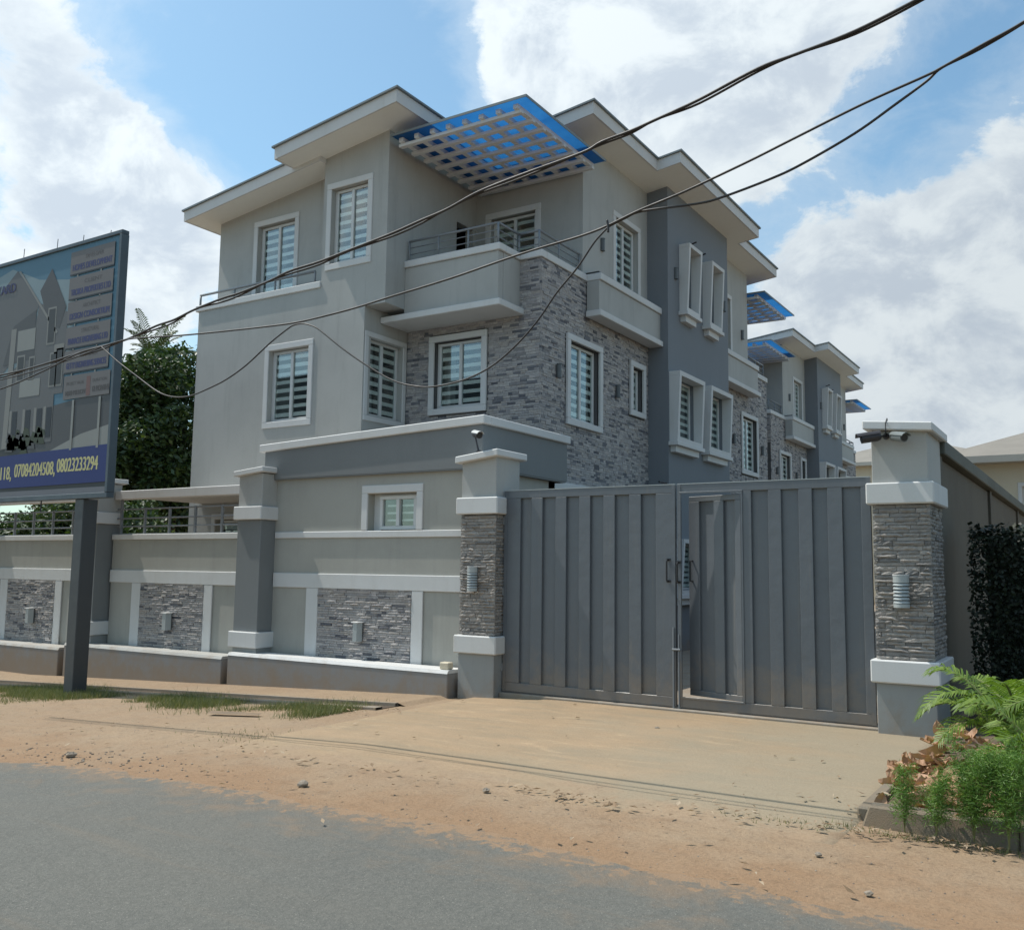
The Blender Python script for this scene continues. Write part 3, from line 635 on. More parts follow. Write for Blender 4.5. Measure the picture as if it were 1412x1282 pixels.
    # --- balconies / parapets
    for sg in (0, 1):
        Y = (lambda y: y) if not sg else mir
        b = MB().box(-11.139, -9.01, Y(13.70), Y(13.86), 6.41, 7.325, .006).box(-9.15, -9.0, Y(13.861), Y(14.43), 6.41, 7.325, .006).obj('balcony', 'wall', H, label='cream front balcony box')
        MB().box(-11.10, -9.16, Y(13.862), Y(14.649), 6.47, 6.61).box(-11.10, -8.77, Y(14.65), Y(16.04), 6.47, 6.61).obj('balcony_floor', 'concrete', b)
        MB().box(-11.137, -8.96, Y(13.66), Y(13.88), 7.33, 7.46, .01).box(-9.17, -8.96, Y(13.882), Y(14.37), 7.33, 7.46, .01).box(-9.169, -8.51, Y(14.372), Y(14.58), 7.332, 7.472, .01).box(-8.72, -8.51, Y(14.582), Y(16.14), 7.332, 7.472, .01).obj('coping', 'white', b)
        MB().box(-11.62, -8.90, Y(13.58), Y(14.42), 6.29, 6.408, .01).obj('balcony_slab', 'white', b)
        railing(b, [(-11.09, Y(13.76)), (-9.06, Y(13.76)), (-9.06, Y(14.47)), (-8.62, Y(14.47)), (-8.62, Y(16.02))], 7.86, 7.45, [(-10.4, Y(13.76)), (-9.72, Y(13.76)), (-8.62, Y(15.2))], [7.6, 7.73])
        b = MB().box(-8.518, -8.24, Y(16.15), Y(19.138), 6.712, 7.325, .006).obj('balcony', 'wall', H, label='narrow side balcony box')
        MB().box(-8.72, -8.20, Y(16.143), Y(19.137), 7.33, 7.47, .01).obj('coping', 'white', b)
        MB().box(-8.50, -8.17, Y(16.08), Y(19.136), 6.59, 6.71, .01).obj('balcony_slab', 'white', b)
        mb = MB(); mb.box(-8.29, -8.25, Y(16.15), Y(19.13), 7.475, 7.505, .004); mb.box(-8.55, -8.291, Y(16.15), Y(16.19), 7.475, 7.505, .004); mb.obj('railing', 'black', b)
        canopy(H, -11.0, -8.05, Y(13.02), Y(16.03), 9.66, sgn=-1 if sg else 1)
    # terrace in front of the recessed third storey
    MB().box(-16.40, -12.775, 13.107, 13.42, 7.051, 7.18, .01).obj('coping', 'white', H)
    railing(H, [(-16.36, 13.2), (-13.0, 13.2)], 7.43, 7.17, [(-15.3, 13.2), (-14.1, 13.2)], [], r=.02)
    MB().box(-16.1, -12.79, 13.36, 13.6, 6.6, 6.72).obj('terrace_floor', 'concrete', H)
    # white string course above ground floor
    MB().box(-8.55, -8.3, 14.2, 19.1, 3.06, 3.22, .01).obj('ledge', 'white', H)
    MB().box(-16.0, -11.7, 11.9, 13.13, 2.92, 3.04, .01).obj('porch_slab', 'white', H)
    # --- roof
    mb = MB(); top = lambda x: rp(x); bot = lambda x: rp(x)-.262
    P = [(-13.46, 12.5), (-10.47, 12.5), (-10.47, 15.28), (-7.95, 15.28), (-7.95, 18.3), (-7.42, 18.3), (-7.42, 23.6), (-7.95, 23.6), (-7.95, mir(15.28)), (-10.47, mir(15.28)), (-10.47, mir(12.5)), (-13.46, mir(12.5))]
    slab_poly(mb, P, lambda x: rp(x)-.03, bot); rf = mb.obj('roof', 'cream', H)
    # fascia boards and sheet edge, following the outline
    def edge(pts, z_of, h, proud, mat, name, par, skip=()):
        mb = MB(); n = len(pts)
        cx = sum(p[0] for p in pts)/n; cy_ = sum(p[1] for p in pts)/n
        area = sum(pts[i][0]*pts[(i+1) % n][1]-pts[(i+1) % n][0]*pts[i][1] for i in range(n))/2
        s = 1 if area > 0 else -1
        def off(i, d):
            p0, p1, p2 = Vector(pts[i-1]), Vector(pts[i]), Vector(pts[(i+1) % n])
            a = (p1-p0).normalized(); b2 = (p2-p1).normalized(); na = Vector((a.y, -a.x))*s; nb = Vector((b2.y, -b2.x))*s
            return p1+(na+nb)*d
        o_in = [off(i, -.005) for i in range(n)]; o_out = [off(i, proud) for i in range(n)]
        for i in range(n):
            j = (i+1) % n
            if i in skip: continue
            q = []
            for k in (i, j):
                for pp in (o_in[k], o_out[k]):
                    z = z_of(pp.x)
                    q += [(pp.x, pp.y, z-h), (pp.x, pp.y, z)]
            mb.add(q, [(0, 1, 3, 2), (4, 6, 7, 5), (2, 3, 7, 6), (0, 4, 5, 1), (1, 5, 7, 3), (0, 2, 6, 4)])
        return mb.obj(name, mat, par)
    edge(P, lambda x: rp(x)-.032, .235, .03, 'white', 'fascia', rf)
    edge(P, lambda x: rp(x)+.004, .035, .075, 'roofmetal', 'roof_edge', rf)
    # lower roof on the left
    lo = lambda x: 9.35+.122*(x+16.73)
    P2 = [(-16.73, 13.0), (-12.775, 13.0), (-12.775, 28.9), (-16.73, 28.9)]
    mb = MB(); slab_poly(mb, P2, lambda x: lo(x)-.03, lambda x: lo(x)-.25); rf2 = mb.obj('roof', 'cream', H, label='lower roof over the recessed end')
    edge(P2, lambda x: lo(x)-.032, .225, .03, 'white', 'fascia', rf2); edge(P2, lambda x: lo(x)+.004, .035, .07, 'roofmetal', 'roof_edge', rf2)
    # --- small fittings
    for (c, u, z) in ((-8.56, 16.87, 8.3), (-8.52, 15.02, 5.32), (-8.52, 17.52, 5.35), (-8.06, 19.56, 8.36), (-8.06, 22.72, 8.37), (-8.56, 25.62, 8.33), (-8.52, 24.72, 5.25), (-8.52, 27.2, 5.2)):
        wall_lamp(H, '+X', c, u, z)
    mb = MB(); mb.tube([(-8.06, 20.5, 9.32), (-7.9, 20.5, 9.36)], .018, 6); mb.tube([(-8.06, 21.1, 9.22), (-7.9, 21.1, 9.26)], .018, 6); mb.tube([(-8.1, 19.1, 3.55), (-8.1, 18.7, 3.55)], .02, 6); mb.obj('pipe', 'black', H)
    return H
H1 = house('nearer grey house with ledge stone corner, blue canopy and tower facing the gate', True)
# second house behind, a copy
KIDS = {}
for o in bpy.data.objects:
    if o.parent: KIDS.setdefault(o.parent.name, []).append(o)
def copy_house(src):
    c = src.copy(); COL.objects.link(c)
    for ch in KIDS.get(src.name, ()):
        d = ch.copy(); COL.objects.link(d); d.parent = c; d.matrix_parent_inverse = ch.matrix_parent_inverse.copy()
        for g in KIDS.get(ch.name, ()):
            if g.name.startswith('stone') and not g.name.startswith('stone_field'): continue
            e = g.copy(); COL.objects.link(e); e.parent = d; e.matrix_parent_inverse = g.matrix_parent_inverse.copy()
    return c
H2 = copy_house(H1); H2.location = (-12-1.55, 21+18.85, 0)
H2['label'] = 'farther grey house behind the first, mostly hidden, its tower above the right gate leaf'
# ------------------------------------------------------------------ wall pillars, gate pillars
def pillar_cap(x0, x1, y0, y1, zl, zr, th, b=.01):
    f = lambda x, y, z: (x, y, z+zl+(zr-zl)*(x-x0)/(x1-x0))
    return MB().box(x0, x1, y0, y1, 0, th, b, f)
def gate_pillar(label, x0, x1, zl, zr, yb, seed):
    T = thing('gate_pillar', label, 'pillar', ((x0+x1)/2, 10.9, 0), 'stone clad pillars either side of the gate')
    y0 = 10.60
    bxo('pillar_base', 'midgrey', T, x0, x1, y0, yb, -.25, .52); bxo('pillar_band', 'white', T, x0-.05, x1+.05, y0-.05, yb+.03, .522, .76, b=.014)
    core = bxo('pillar_shaft', 'grout', T, x0+.03, x1-.03, y0+.03, yb-.02, .762, 2.384)
    bxo('pillar_band', 'white', T, x0-.05, x1+.05, y0-.05, yb+.03, 2.386, 2.615, b=.014)
    bxo('pillar_head', 'wall', T, x0+.01, x1-.01, y0+.01, yb-.01, 2.617, 3.17)
    pillar_cap(x0-.06, x1+.06, y0-.08, yb+.08, zl, zr, .095, .012).obj('coping', 'white', T)
    clad(core, '-Y', y0+.03, x0+.004, x1-.004, .765, 2.382, .043, .12, .32, (.018, .034), 'stone_p', 300, seed=seed)
    clad(core, '+X', x1-.03, y0+.02, yb-.02, .765, 2.382, .043, .10, .28, (.016, .032), 'stone_p', 300, seed=seed+1)
    return T
gate_pillar('left gate pillar, ledge stone middle, camera on its cap', -7.53, -6.95, 3.085, 3.165, 11.22, 11)
gate_pillar('right gate pillar beside the palm, two cameras under its cap', -2.14, -1.56, 3.195, 3.135, 11.5, 21)
# ------------------------------------------------------------------ louvred lamps on the street side
def street_lamp(label, c, u, z, w, h, box=False):
    T = thing('wall_lamp', label, 'wall lamp', (u, c, z-h/2), 'lamps on the front wall and gate pillars')
    F = FM('-Y', c); mb = MB(); fbox(mb, F, u-w*.4, u+w*.4, 0, .03, z-h/2, z+h/2); mb.obj('back_plate', 'lampdark', T)
    if box:
        mb = MB(); n = 2
        mb.add([F(u-w/2, .03, z-h/2), F(u+w/2, .03, z-h/2), F(u+w/2, .03, z+h/2), F(u-w/2, .03, z+h/2), F(u-w*.25, .13, z-h/2), F(u+w*.35, .13, z-h/2), F(u+w*.35, .13, z+h/2), F(u-w*.25, .13, z+h/2)],
               [(0, 1, 5, 4), (3, 7, 6, 2), (0, 4, 7, 3), (1, 2, 6, 5), (4, 5, 6, 7)]); mb.obj('lamp_body', 'lampgrey', T)
        mb = MB(); fbox(mb, F, u-w*.5, u+w*.5, .0, .14, z+h/2+.001, z+h/2+.018, .004); mb.obj('lamp_cap', 'white', T); return T
    n = 14
    def half(mb, r, z0, z1, r1=None):
        r1 = r1 or r
        vs = [F(u+rr*cos(pi*k/n), .03+rr*sin(pi*k/n), zz) for zz, rr in ((z0, r), (z1, r1)) for k in range(n+1)]
        mb.add(vs, [(k, k+1, n+2+k, n+1+k) for k in range(n)]+[tuple(range(n+1)), tuple(range(n+1, 2*n+2))])
    mb = MB(); half(mb, w*.42, z-h/2, z+h/2); mb.obj('lamp_body', 'lampdark', T)
    mb = MB(); half(mb, w*.5, z+h*.28, z+h/2); half(mb, w*.5, z-h/2, z-h*.38); mb.obj('lamp_cap', 'lampgrey', T)
    for k in range(6):
        zz = z-h*.36+k*h*.11; mb = MB(); half(mb, w*.52, zz, zz+h*.07, w*.45); mb.obj('louvre', 'lampgrey', T)
    mb = MB(); half(mb, w*.52, z+h/2+.001, z+h/2+.012); mb.obj('lamp_top', 'white', T)
    return T
street_lamp('louvred grey lamp on the left gate pillar', 10.585, -7.28, 1.51, .15, .32)
street_lamp('louvred grey lamp on the right gate pillar', 10.585, -1.86, 1.47, .16, .33)
# ------------------------------------------------------------------ guard house
GX0, GX1 = -11.62, -7.47
G = thing('guard_house', 'low guard house with small window and white capped dark parapet left of the gate', 'guard house', (-9.5, 12, 0))
wall('wall', G, '-Y', 10.93, GX0, GX1, -.35, 3.10, 'beige', [(-9.48, -8.55, 2.20, 2.755)])
wall('wall', G, '+X', GX1, 11.13, 13.1, -.35, 3.10, 'beige', [(11.9, 12.7, .05, 2.2)])
bxo('door', 'darkroom', G, GX1-.12, GX1-.08, 11.91, 12.69, .05, 2.19)
wall('wall', G, '-X', GX0, 11.13, 13.1, -.35, 3.10, 'beige'); wall('wall', G, '+Y', 13.1, GX0, GX1, -.35, 3.10, 'beige')
MB().box(GX0-.03, -7.37, 10.862, 13.28, 3.04, 3.2).obj('roof_slab', 'blue2', G)
cf = lambda x: 3.50+(x+11.77)*.0386
fz = lambda x, y, z: (x, y, z if z < 3.3 else cf(x)+.002)
par = MB().box(-11.66, -7.36, 10.855, 10.95, 3.06, 3.6, 0, fz).box(-7.50, -7.362, 10.951, 13.3, 3.062, 3.6, 0, fz).box(-11.66, -11.52, 10.951, 13.3, 3.062, 3.6, 0, fz).box(-11.519, -7.501, 13.16, 13.3, 3.062, 3.6, 0, fz).obj('parapet', 'blue2', G)
cp = lambda x, y, z: (x, y, z+cf(x))
MB().box(-11.77, -7.31, 10.815, 11.0, 0, .125, .012, cp).box(-7.55, -7.312, 11.002, 13.34, 0, .125, .012, cp).box(-11.77, -11.50, 11.002, 13.34, 0, .125, .012, cp).box(-11.499, -7.551, 13.12, 13.34, 0, .125, .012, cp).obj('coping', 'white', par)
w = MB(); Fg = FM('-Y', 10.93)
fbox(w, Fg, -9.60, -8.43, -.012, .025, 2.76, 2.88, .008); fbox(w, Fg, -9.60, -9.482, -.012, .025, 2.202, 2.759, .008); fbox(w, Fg, -8.548, -8.43, -.012, .025, 2.202, 2.759, .008)
w = w.obj('window', 'white', G)
mb = MB(); ring(mb, Fg, -9.33, -8.63, 2.215, 2.725, .055, -.16, -.09, .004); fbox(mb, Fg, -9.008, -8.95, -.155, -.085, 2.272, 2.668); fbox(mb, Fg, -9.478, -9.332, -.2, -.14, 2.202, 2.754); fbox(mb, Fg, -8.628, -8.552, -.2, -.14, 2.202, 2.754); fbox(mb, Fg, -9.331, -8.629, -.2, -.14, 2.726, 2.754); mb.obj('sash_frame', 'frame', w)
for a, b in ((-9.273, -9.01), (-8.948, -8.687)):
    mb = MB(); fbox(mb, Fg, a, b, -.13, -.125, 2.272, 2.668); mb.obj('pane', 'glass', w)
for z in (2.36, 2.47, 2.58): mb = MB(); fbox(mb, Fg, -9.26, -8.7, -.2, -.19, z-.015, z+.015); mb.obj('window_bar', 'bar', w)
def wall_front(T, x0, x1, posts, lampdat, seed, upper='beige'):
    """street face: coping line, upper field, wide band, posts, side fields, stone panel"""
    bxo('coping', 'white', T, x0, x1, 10.90, 10.928, 2.095, 2.195, b=.008)
    bxo('band', 'white', T, x0, x1, 10.898, 10.9285, 1.318, 1.545, b=.008)
    for a, b in posts: bxo('post', 'white', T, a, b, 10.90, 10.9285, gz(a)+.12, 1.316, b=.006)
    pz0 = .14+gz(posts[0][0])*.3
    core = bxo('stone_panel', 'grout', T, posts[0][1]+.002, posts[1][0]-.002, 10.915, 10.9285, pz0, 1.315)
    clad(core, '-Y', 10.915, posts[0][1]+.004, posts[1][0]-.004, pz0+.03, 1.314, .034, .08, .26, (.008, .028), 'stone_o', 300, seed=seed, order=lambda c: c[2] < .25)
wall_front(G, -11.42, -7.55, [(-10.68, -10.43), (-8.59, -8.385)], None, 31)
street_lamp('box lamp on the stone panel under the guard house window', 10.885, -9.53, .69, .13, .27, True)
# ------------------------------------------------------------------ front boundary wall
def small_pillar(T, x0, x1):
    y0 = 10.60; yb = 11.1
    bxo('pillar_base', 'midgrey', T, x0+.02, x1-.02, y0+.02, yb, -.5, .36); bxo('pillar_band', 'white', T, x0-.03, x1+.03, y0-.04, yb, .362, .61, b=.012)
    bxo('pillar_shaft', 'blue2', T, x0+.02, x1-.02, y0+.02, yb, .612, 2.384); bxo('pillar_band', 'white', T, x0-.03, x1+.03, y0-.04, yb, 2.386, 2.60, b=.012)
    bxo('pillar_head', 'wall', T, x0+.02, x1-.02, y0+.02, yb, 2.602, 3.13); pillar_cap(x0-.05, x1+.05, y0-.06, yb+.08, 3.09, 3.15, .085).obj('coping', 'white', T)
T = thing('boundary_pillar', 'dark grey pillar with white bands at the left end of the guard house', 'pillar', (-11.7, 10.85, 0), 'banded pillars of the front wall'); small_pillar(T, -12.0, -11.42)
for k, lab in enumerate(('banded wall pillar just right of the billboard pole', 'banded wall pillar behind the billboard, outside the left edge', 'banded wall pillar farthest left')):
    x = -16.27-4.15*k; T = thing('boundary_pillar', lab, 'pillar', (x+.3, 10.85, 0), 'banded pillars of the front wall'); small_pillar(T, x, x+.58)
secs = [(-15.66, -12.03, [(-15.0, -14.75), (-13.06, -12.85)], 'front wall section with railing between guard house and billboard pole'), (-19.82, -16.3, [(-19.25, -18.98), (-17.35, -17.13)], 'front wall section with railing left of the billboard pole'), (-23.97, -20.45, [(-23.3, -23.05), (-21.4, -21.2)], 'front wall section at the far left')]
for k, (x0, x1, posts, lab) in enumerate(secs):
    T = thing('boundary_wall', lab, 'wall', ((x0+x1)/2, 11, 0), 'front wall sections')
    bxo('wall', 'beige', T, x0, x1, 10.93, 11.1, -.6, 2.094); wall_front(T, x0+.002, x1-.002, posts, None, 41+k)
    bxo('coping', 'white', T, x0, x1, 10.929, 11.12, 2.0945, 2.194)
    bxo('top_beam', 'white', T, x0, x1, 10.92, 11.1, 2.84, 3.0, b=.01)
    mb = MB(); n = 4
    for z in (2.34, 2.49, 2.66): mb.tube([(x0, 11.0, z), (x1, 11.0, z)], .016, 6)
    mb.box(x0+.1, x1, 10.985, 11.015, 2.195, 2.215)
    rl = mb.obj('railing', 'rail', T)
    nb = round((x1-x0)/.74)
    for i in range(nb+1):
        x = x0+.12+(x1-x0-.2)*i/nb; bxo('baluster', 'rail', T, x-.022, x+.022, 10.978, 11.022, 2.196, 2.838 if i in (0, nb) else 2.68)
street_lamp('box lamp on the stone panel right of the billboard pole', 10.885, -13.88, .67, .15, .28, True)
street_lamp('box lamp on the stone panel left of the billboard pole', 10.885, -18.0, .62, .15, .28, True)
# planters at the wall's foot
for (x0, x1, zt, lab) in ((-11.9, -7.6, .275, 'low grey kerb wall below the guard house'), (-16.25, -12.04, .20, 'low grey kerb wall behind the billboard pole'), (-20.6, -16.42, .10, 'low grey kerb wall at the left edge')):
    mb = MB(); n = 10
    for i in range(n):
        a, b = x0+(x1-x0)*i/n, x0+(x1-x0)*(i+1)/n
        if i < n: mb.box(a, b, 10.46, 10.86, -.6, zt)
    o = MB().box(x0, x1, 10.46, 10.862, -.6, zt-.03, 0).obj('kerb_wall', 'base', None)
    bpy.data.objects.remove(o)
    T = thing('kerb_wall', lab, 'low wall', ((x0+x1)/2, 10.66, 0), 'low kerb walls along the front wall')
    bxo('wall', 'base', T, x0, x1, 10.46, 10.862, -.6, zt-.035, b=.01)
    f = lambda x, y, z: (x, y+(.03 if (z > .02 and y < 10.5) else 0), z+zt-.034)
    MB().box(x0, x1, 10.455, 10.863, 0, .045, 0, f).obj('coping', 'white' if x0 > -12 else 'wall', T)
tag(MB().box(-7.78, -7.63, 10.52, 10.64, .29, .385, .012, None).obj('stone_block', 'nbwall'), 'small cream block lying on the end of the low kerb wall', 'block')
# ------------------------------------------------------------------ gate
def leaf(label, x0, x1, recs, wk=None):
    T = thing('gate_leaf', label, 'gate', ((x0+x1)/2, 10.8, 0), 'two leaves of the steel gate')
    z0, z1, y0, y1 = .045, 2.70, 10.79, 10.84; ra, rb = .16, 2.60
    mb = MB(); mb.box(x0, x1, y0, y1, rb, z1, .004); mb.box(x0, x1, y0, y1, z0, ra, .004); mb.box(x0, x0+.045, y0-.006, y0-.001, z0, z1); mb.box(x1-.045, x1, y0-.006, y0-.001, z0, z1)
    mb.obj('gate_frame', 'gate', T)
    xs = [x0]+[v for r in recs for v in r]+[x1]
    for i in range(0, len(xs), 2):
        a, b = xs[i], xs[i+1]
        if b-a > .01: bxo('rib', 'gate', T, a, b, y0, y1, ra+.001, rb-.001, b=.004)
    for a, b in recs:
        if wk and a == wk[0]: continue
        bxo('panel', 'gate', T, a-.01, b+.01, y1-.008, y1+.012, ra-.02, rb+.02, b=0)
    MB().box(x0, x1, y0-.004, y1+.02, z1+.001, z1+.012).obj('top_strip', 'lampgrey', T)
    return T
LL = leaf('closed left leaf of the grey steel gate', -6.93, -4.465, [(-6.68, -6.51), (-6.34, -6.14), (-5.98, -5.79), (-5.63, -5.44), (-5.28, -5.08), (-4.92, -4.72)])
RL = leaf('right leaf of the grey steel gate with a wicket door ajar', -4.435, -2.19, [(-4.40, -3.64), (-3.52, -3.32), (-3.17, -2.97), (-2.82, -2.65), (-2.49, -2.29)], wk=(-4.40,))
mb = MB(); ring(mb, FM('-Y', 10.79), -4.41, -3.62, .15, 2.61, .022, -.0, .012, .002); mb.obj('wicket_frame', 'gate', RL)
def handle(T, x, y, z0=1.53, z1=1.79):
    MB().tube([(x, y, z0), (x+.0, y-.045, z0+.004), (x, y-.05, z0+.02), (x, y-.05, z1-.02), (x, y-.045, z1-.004), (x, y, z1)], .011, 8).box(x-.02, x+.03, y-.012, y+.002, z0-.015, z0+.015).box(x-.02, x+.03, y-.012, y+.002, z1-.015, z1+.015).obj('handle', 'black', T, smooth=False)
handle(LL, -4.555, 10.784); handle(RL, -4.418, 10.784, 1.52, 1.76)
mb = MB(); mb.tube([(-4.49, 10.775, .98), (-4.49, 10.775, -.005)], .011, 8); mb.tube([(-4.42, 10.775, .9), (-4.42, 10.775, -.005)], .009, 8); mb.tube([(-4.50, 10.765, .72), (-4.40, 10.765, .72)], .013, 8); mb.obj('drop_bolt', 'rail', LL)
for z in (.35, 1.35, 2.3):
    MB().tube([(-6.945, 10.8, z-.05), (-6.945, 10.8, z+.05)], .016, 8).obj('hinge', 'rail', LL)
# wicket door, hinged on its right, swung inwards
D = bpy.data.objects.new('wicket_door', None)
ang = R(16); mb = MB(); dw = .755; zs0, zs1 = .17, 2.565
def dfn(x, y, z): X = -x; return (-3.65+X*cos(ang)-(y)*sin(ang)*-1*0+(-y)*sin(ang)*0 - 0 + (y*sin(ang)), 10.80-X*sin(ang)*1+y*cos(ang), z)
# local x measured leftwards from the hinge, y into the yard
def dbox(mb, a, b, c, d, p, q, ch=.004): mb.box(a, b, c, d, p, q, ch, dfn)
dbox(mb, 0, dw, 0, .045, 2.50, zs1); dbox(mb, 0, dw, 0, .045, zs0, .235)
door = None
segs = [0, .13, .30, .47, .62, .755]
for a, b in ((0, .085), (.245, .385), (.60, .755)): dbox(mb, a, b, 0, .045, .2355, 2.4995)
door = mb.obj('wicket_door', 'gate', RL)
for a, b in ((.086, .244), (.386, .599)):
    mb = MB(); dbox(mb, a-.005, b+.005, .04, .055, .22, 2.51, 0); mb.obj('panel', 'gate', door)
hm = MB(); hx = dfn(.70, 0, 0)
hm.tube([dfn(.70, 0, 1.53), dfn(.70, -.05, 1.535), dfn(.70, -.05, 1.775), dfn(.70, 0, 1.78)], .012, 8); hm.obj('handle', 'black', door)
bpy.data.objects.remove(D)
# ------------------------------------------------------------------ cameras
def cctv(label, base, tip, r, shell, up_arm=True):
    T = thing('security_camera', label, 'camera', base, 'security cameras on the gate pillars')
    B = Vector(base); Tp = Vector(tip); d = (Tp-B).normalized()
    s = Tp; side = d.cross(Vector((0, 0, 1))).normalized(); upv = side.cross(d).normalized()
    return T, d, side, upv
def bullet(label, mount, pivot, tip, r, mat, dark):
    T = thing('security_camera', label, 'security camera', mount, 'security cameras on the gate pillars')
    m0, p, q = Vector(mount), Vector(pivot), Vector(tip); d = (q-p).normalized(); side = d.cross(Vector((0, 0, 1))).normalized(); upv = side.cross(d).normalized()
    MB().tube([m0, m0+(p-m0)*.5, p], [.016, .011, .011], 8).tube([m0, m0+(p-m0).normalized()*.015], .035, 12).obj('bracket', mat, T)
    MB().tube([p-d*.01, p+d*.02, q-d*.012, q], [r*.75, r, r, r*1.04], 14).obj('camera_body', mat, T, smooth=False)
    MB().tube([q+d*.0005, q+d*.004], r*.8, 14).obj('lens', 'black', T)
    mb = MB(); n = 8
    pts = []
    for e in (p-d*.01, q+d*.045):
        for k in range(n+1):
            a = pi*(.12+.76*k/n); pts.append(e+side*cos(a)*r*1.25+upv*sin(a)*r*1.3)
        for k in range(n, -1, -1):
            a = pi*(.12+.76*k/n); pts.append(e+side*cos(a)*r*1.15+upv*sin(a)*r*1.2)
    c = 2*(n+1); mb.add(pts, [(k, (k+1) % c, c+(k+1) % c, c+k) for k in range(c)]+[(k, k+1, c-2-k, c-1-k) for k in range(n)]+[(c+k, c+k+1, 2*c-2-k, 2*c-1-k) for k in range(n)])
    mb.obj('sun_shield', dark, T); return T
bullet('security camera on a thin rod above the left gate pillar', (-7.26, 10.62, 3.24), (-7.33, 10.62, 3.49), (-7.17, 10.50, 3.45), .045, 'cam_dark', 'frame')
bullet('dark security camera on the right pillar pointing left over the gate', (-1.97, 10.605, 3.115), (-2.02, 10.50, 3.105), (-2.19, 10.42, 3.075), .05, 'cam_dark', 'cam_dark')
bullet('grey security camera on the right pillar pointing towards the street', (-1.90, 10.605, 3.10), (-1.88, 10.53, 3.095), (-1.75, 10.36, 3.055), .045, 'cam_grey', 'cam_grey')
tag(MB().tube([(-1.97, 10.60, 3.12), (-1.96, 10.51, 3.16), (-1.955, 10.505, 3.25), (-1.95, 10.56, 3.30), (-1.99, 10.8, 3.30), (-2.02, 11.2, 3.30)], .006, 6).obj('camera_cable', 'cable'), 'thin black cable looped over the right gate pillar cap', 'cable')
# ------------------------------------------------------------------ billboard
BX0, BX1, BY = -20.6, -12.45, 8.55
B = thing('billboard', 'large developer billboard on dark posts showing a house picture and phone numbers', 'billboard', (-16.5, 8.6, -.4))
bxo('backing', 'board', B, BX0, BX1, BY+.012, BY+.1, 2.70, 6.64)
mb = MB(); mb.box(BX0-.01, BX1+.01, BY-.02, BY+.105, 6.64, 6.70, .006); mb.box(BX0-.01, BX1+.01, BY-.02, BY+.105, 2.62, 2.70, .006); mb.box(BX1-.05, BX1+.012, BY-.022, BY+.108, 2.702, 6.638, .006); mb.box(BX0-.012, BX0+.05, BY-.022, BY+.108, 2.702, 6.638, .006); mb.obj('board_frame', 'board', B)
for x in (-13.25, -19.8): bxo('post', 'pole', B, x, x+.22, 8.56, 8.80, gz(x)-.2, 2.618 if True else 0, b=.008)
for x in (-19.0, -17.6, -16.3, -15.15, -14.2, -13.5, -12.8): MB().tube([(x, BY+.03, 6.69), (x+.01, BY+.03, 6.69+random.choice((.12, .18, .07)))], .006, 5).obj('spike', 'black', B)
mb = MB(); mb.tube([(-14.2, 8.6, 2.63), (-14.2, 8.6, 2.45)], .012, 6); mb.obj('stub', 'black', B)
PM = {}
def pc(name, col):
    if name not in PM: PM[name] = flat('print_'+name, col)
    return PM[name]
pc('sky', (0.066, 0.158, 0.224)); pc('sky2', (0.185, 0.251, 0.277)); pc('navy', (0.008, 0.023, 0.132)); pc('panel', (0.132, 0.125, 0.125)); pc('hgrey', (0.106, 0.109, 0.112)); pc('hdark', (0.036, 0.040, 0.043)); pc('hlight', (0.198, 0.198, 0.185)); pc('hmid', (0.066, 0.069, 0.073)); pc('yellow', (.50, .47, .22)); pc('ink', (.035, .04, .125)); pc('ink2', (0.066, 0.059, 0.059)); pc('green', (0.033, 0.046, 0.023)); pc('pale', (0.224, 0.231, 0.218)); pc('red', (0.145, 0.079, 0.073)); pc('band', (0.015, 0.021, 0.030)); pc('stripe', (0.132, 0.139, 0.158))
ply = [0]
def prt(name, pts, col, lay):
    y = BY+.010-.0015*lay
    MB().add([(x, y, z) for x, z in pts], [tuple(range(len(pts)))]).obj(name, PM[col], PR_, recalc=False)
PR_ = MB().add([(BX0+.05, BY+.0105, 2.70), (BX1-.05, BY+.0105, 2.70), (BX1-.05, BY+.0105, 6.64), (BX0+.05, BY+.0105, 6.64)], [(0, 1, 2, 3)]).obj('print', PM['sky'], B, recalc=False)
def rect(x0, x1, z0, z1): return [(x0, z0), (x1, z0), (x1, z1), (x0, z1)]
prt('print_sky', [(-20.5, 4.6), (-13.6, 4.6), (-13.6, 6.1), (-14.6, 6.25), (-15.4, 6.55), (-16.4, 6.35), (-20.5, 6.5)], 'sky2', 1)
prt('print_ground', rect(-20.5, -12.5, 2.72, 3.6), 'hdark', 1)
prt('print_wall', [(-14.7, 3.3), (-12.5, 3.55), (-12.5, 4.25), (-14.7, 4.05)], 'hmid', 2)
prt('print_road', [(-14.25, 3.33), (-12.5, 3.36), (-12.5, 3.72), (-13.2, 3.62)], 'pale', 3)
prt('print_roof', [(-17.2, 5.2), (-15.25, 6.5), (-14.55, 5.85), (-14.85, 5.2), (-15.6, 4.7), (-17.2, 4.4)], 'hgrey', 3)
prt('print_facade', [(-17.2, 3.4), (-13.98, 3.55), (-13.98, 4.3), (-13.75, 4.3), (-13.75, 5.6), (-14.55, 5.85), (-14.7, 5.0), (-15.6, 4.65), (-17.2, 4.4)], 'hgrey', 4)
prt('print_shade', [(-15.25, 5.55), (-14.62, 5.75), (-14.6, 4.95), (-15.5, 4.9)], 'hmid', 5)
prt('print_gable', [(-14.55, 6.05), (-14.25, 6.38), (-13.8, 5.7), (-13.95, 5.35), (-14.3, 5.55)], 'hmid', 5)
prt('print_ridge', [(-15.2, 6.48), (-15.15, 6.48), (-13.98, 5.30), (-14.03, 5.28)], 'hlight', 6)
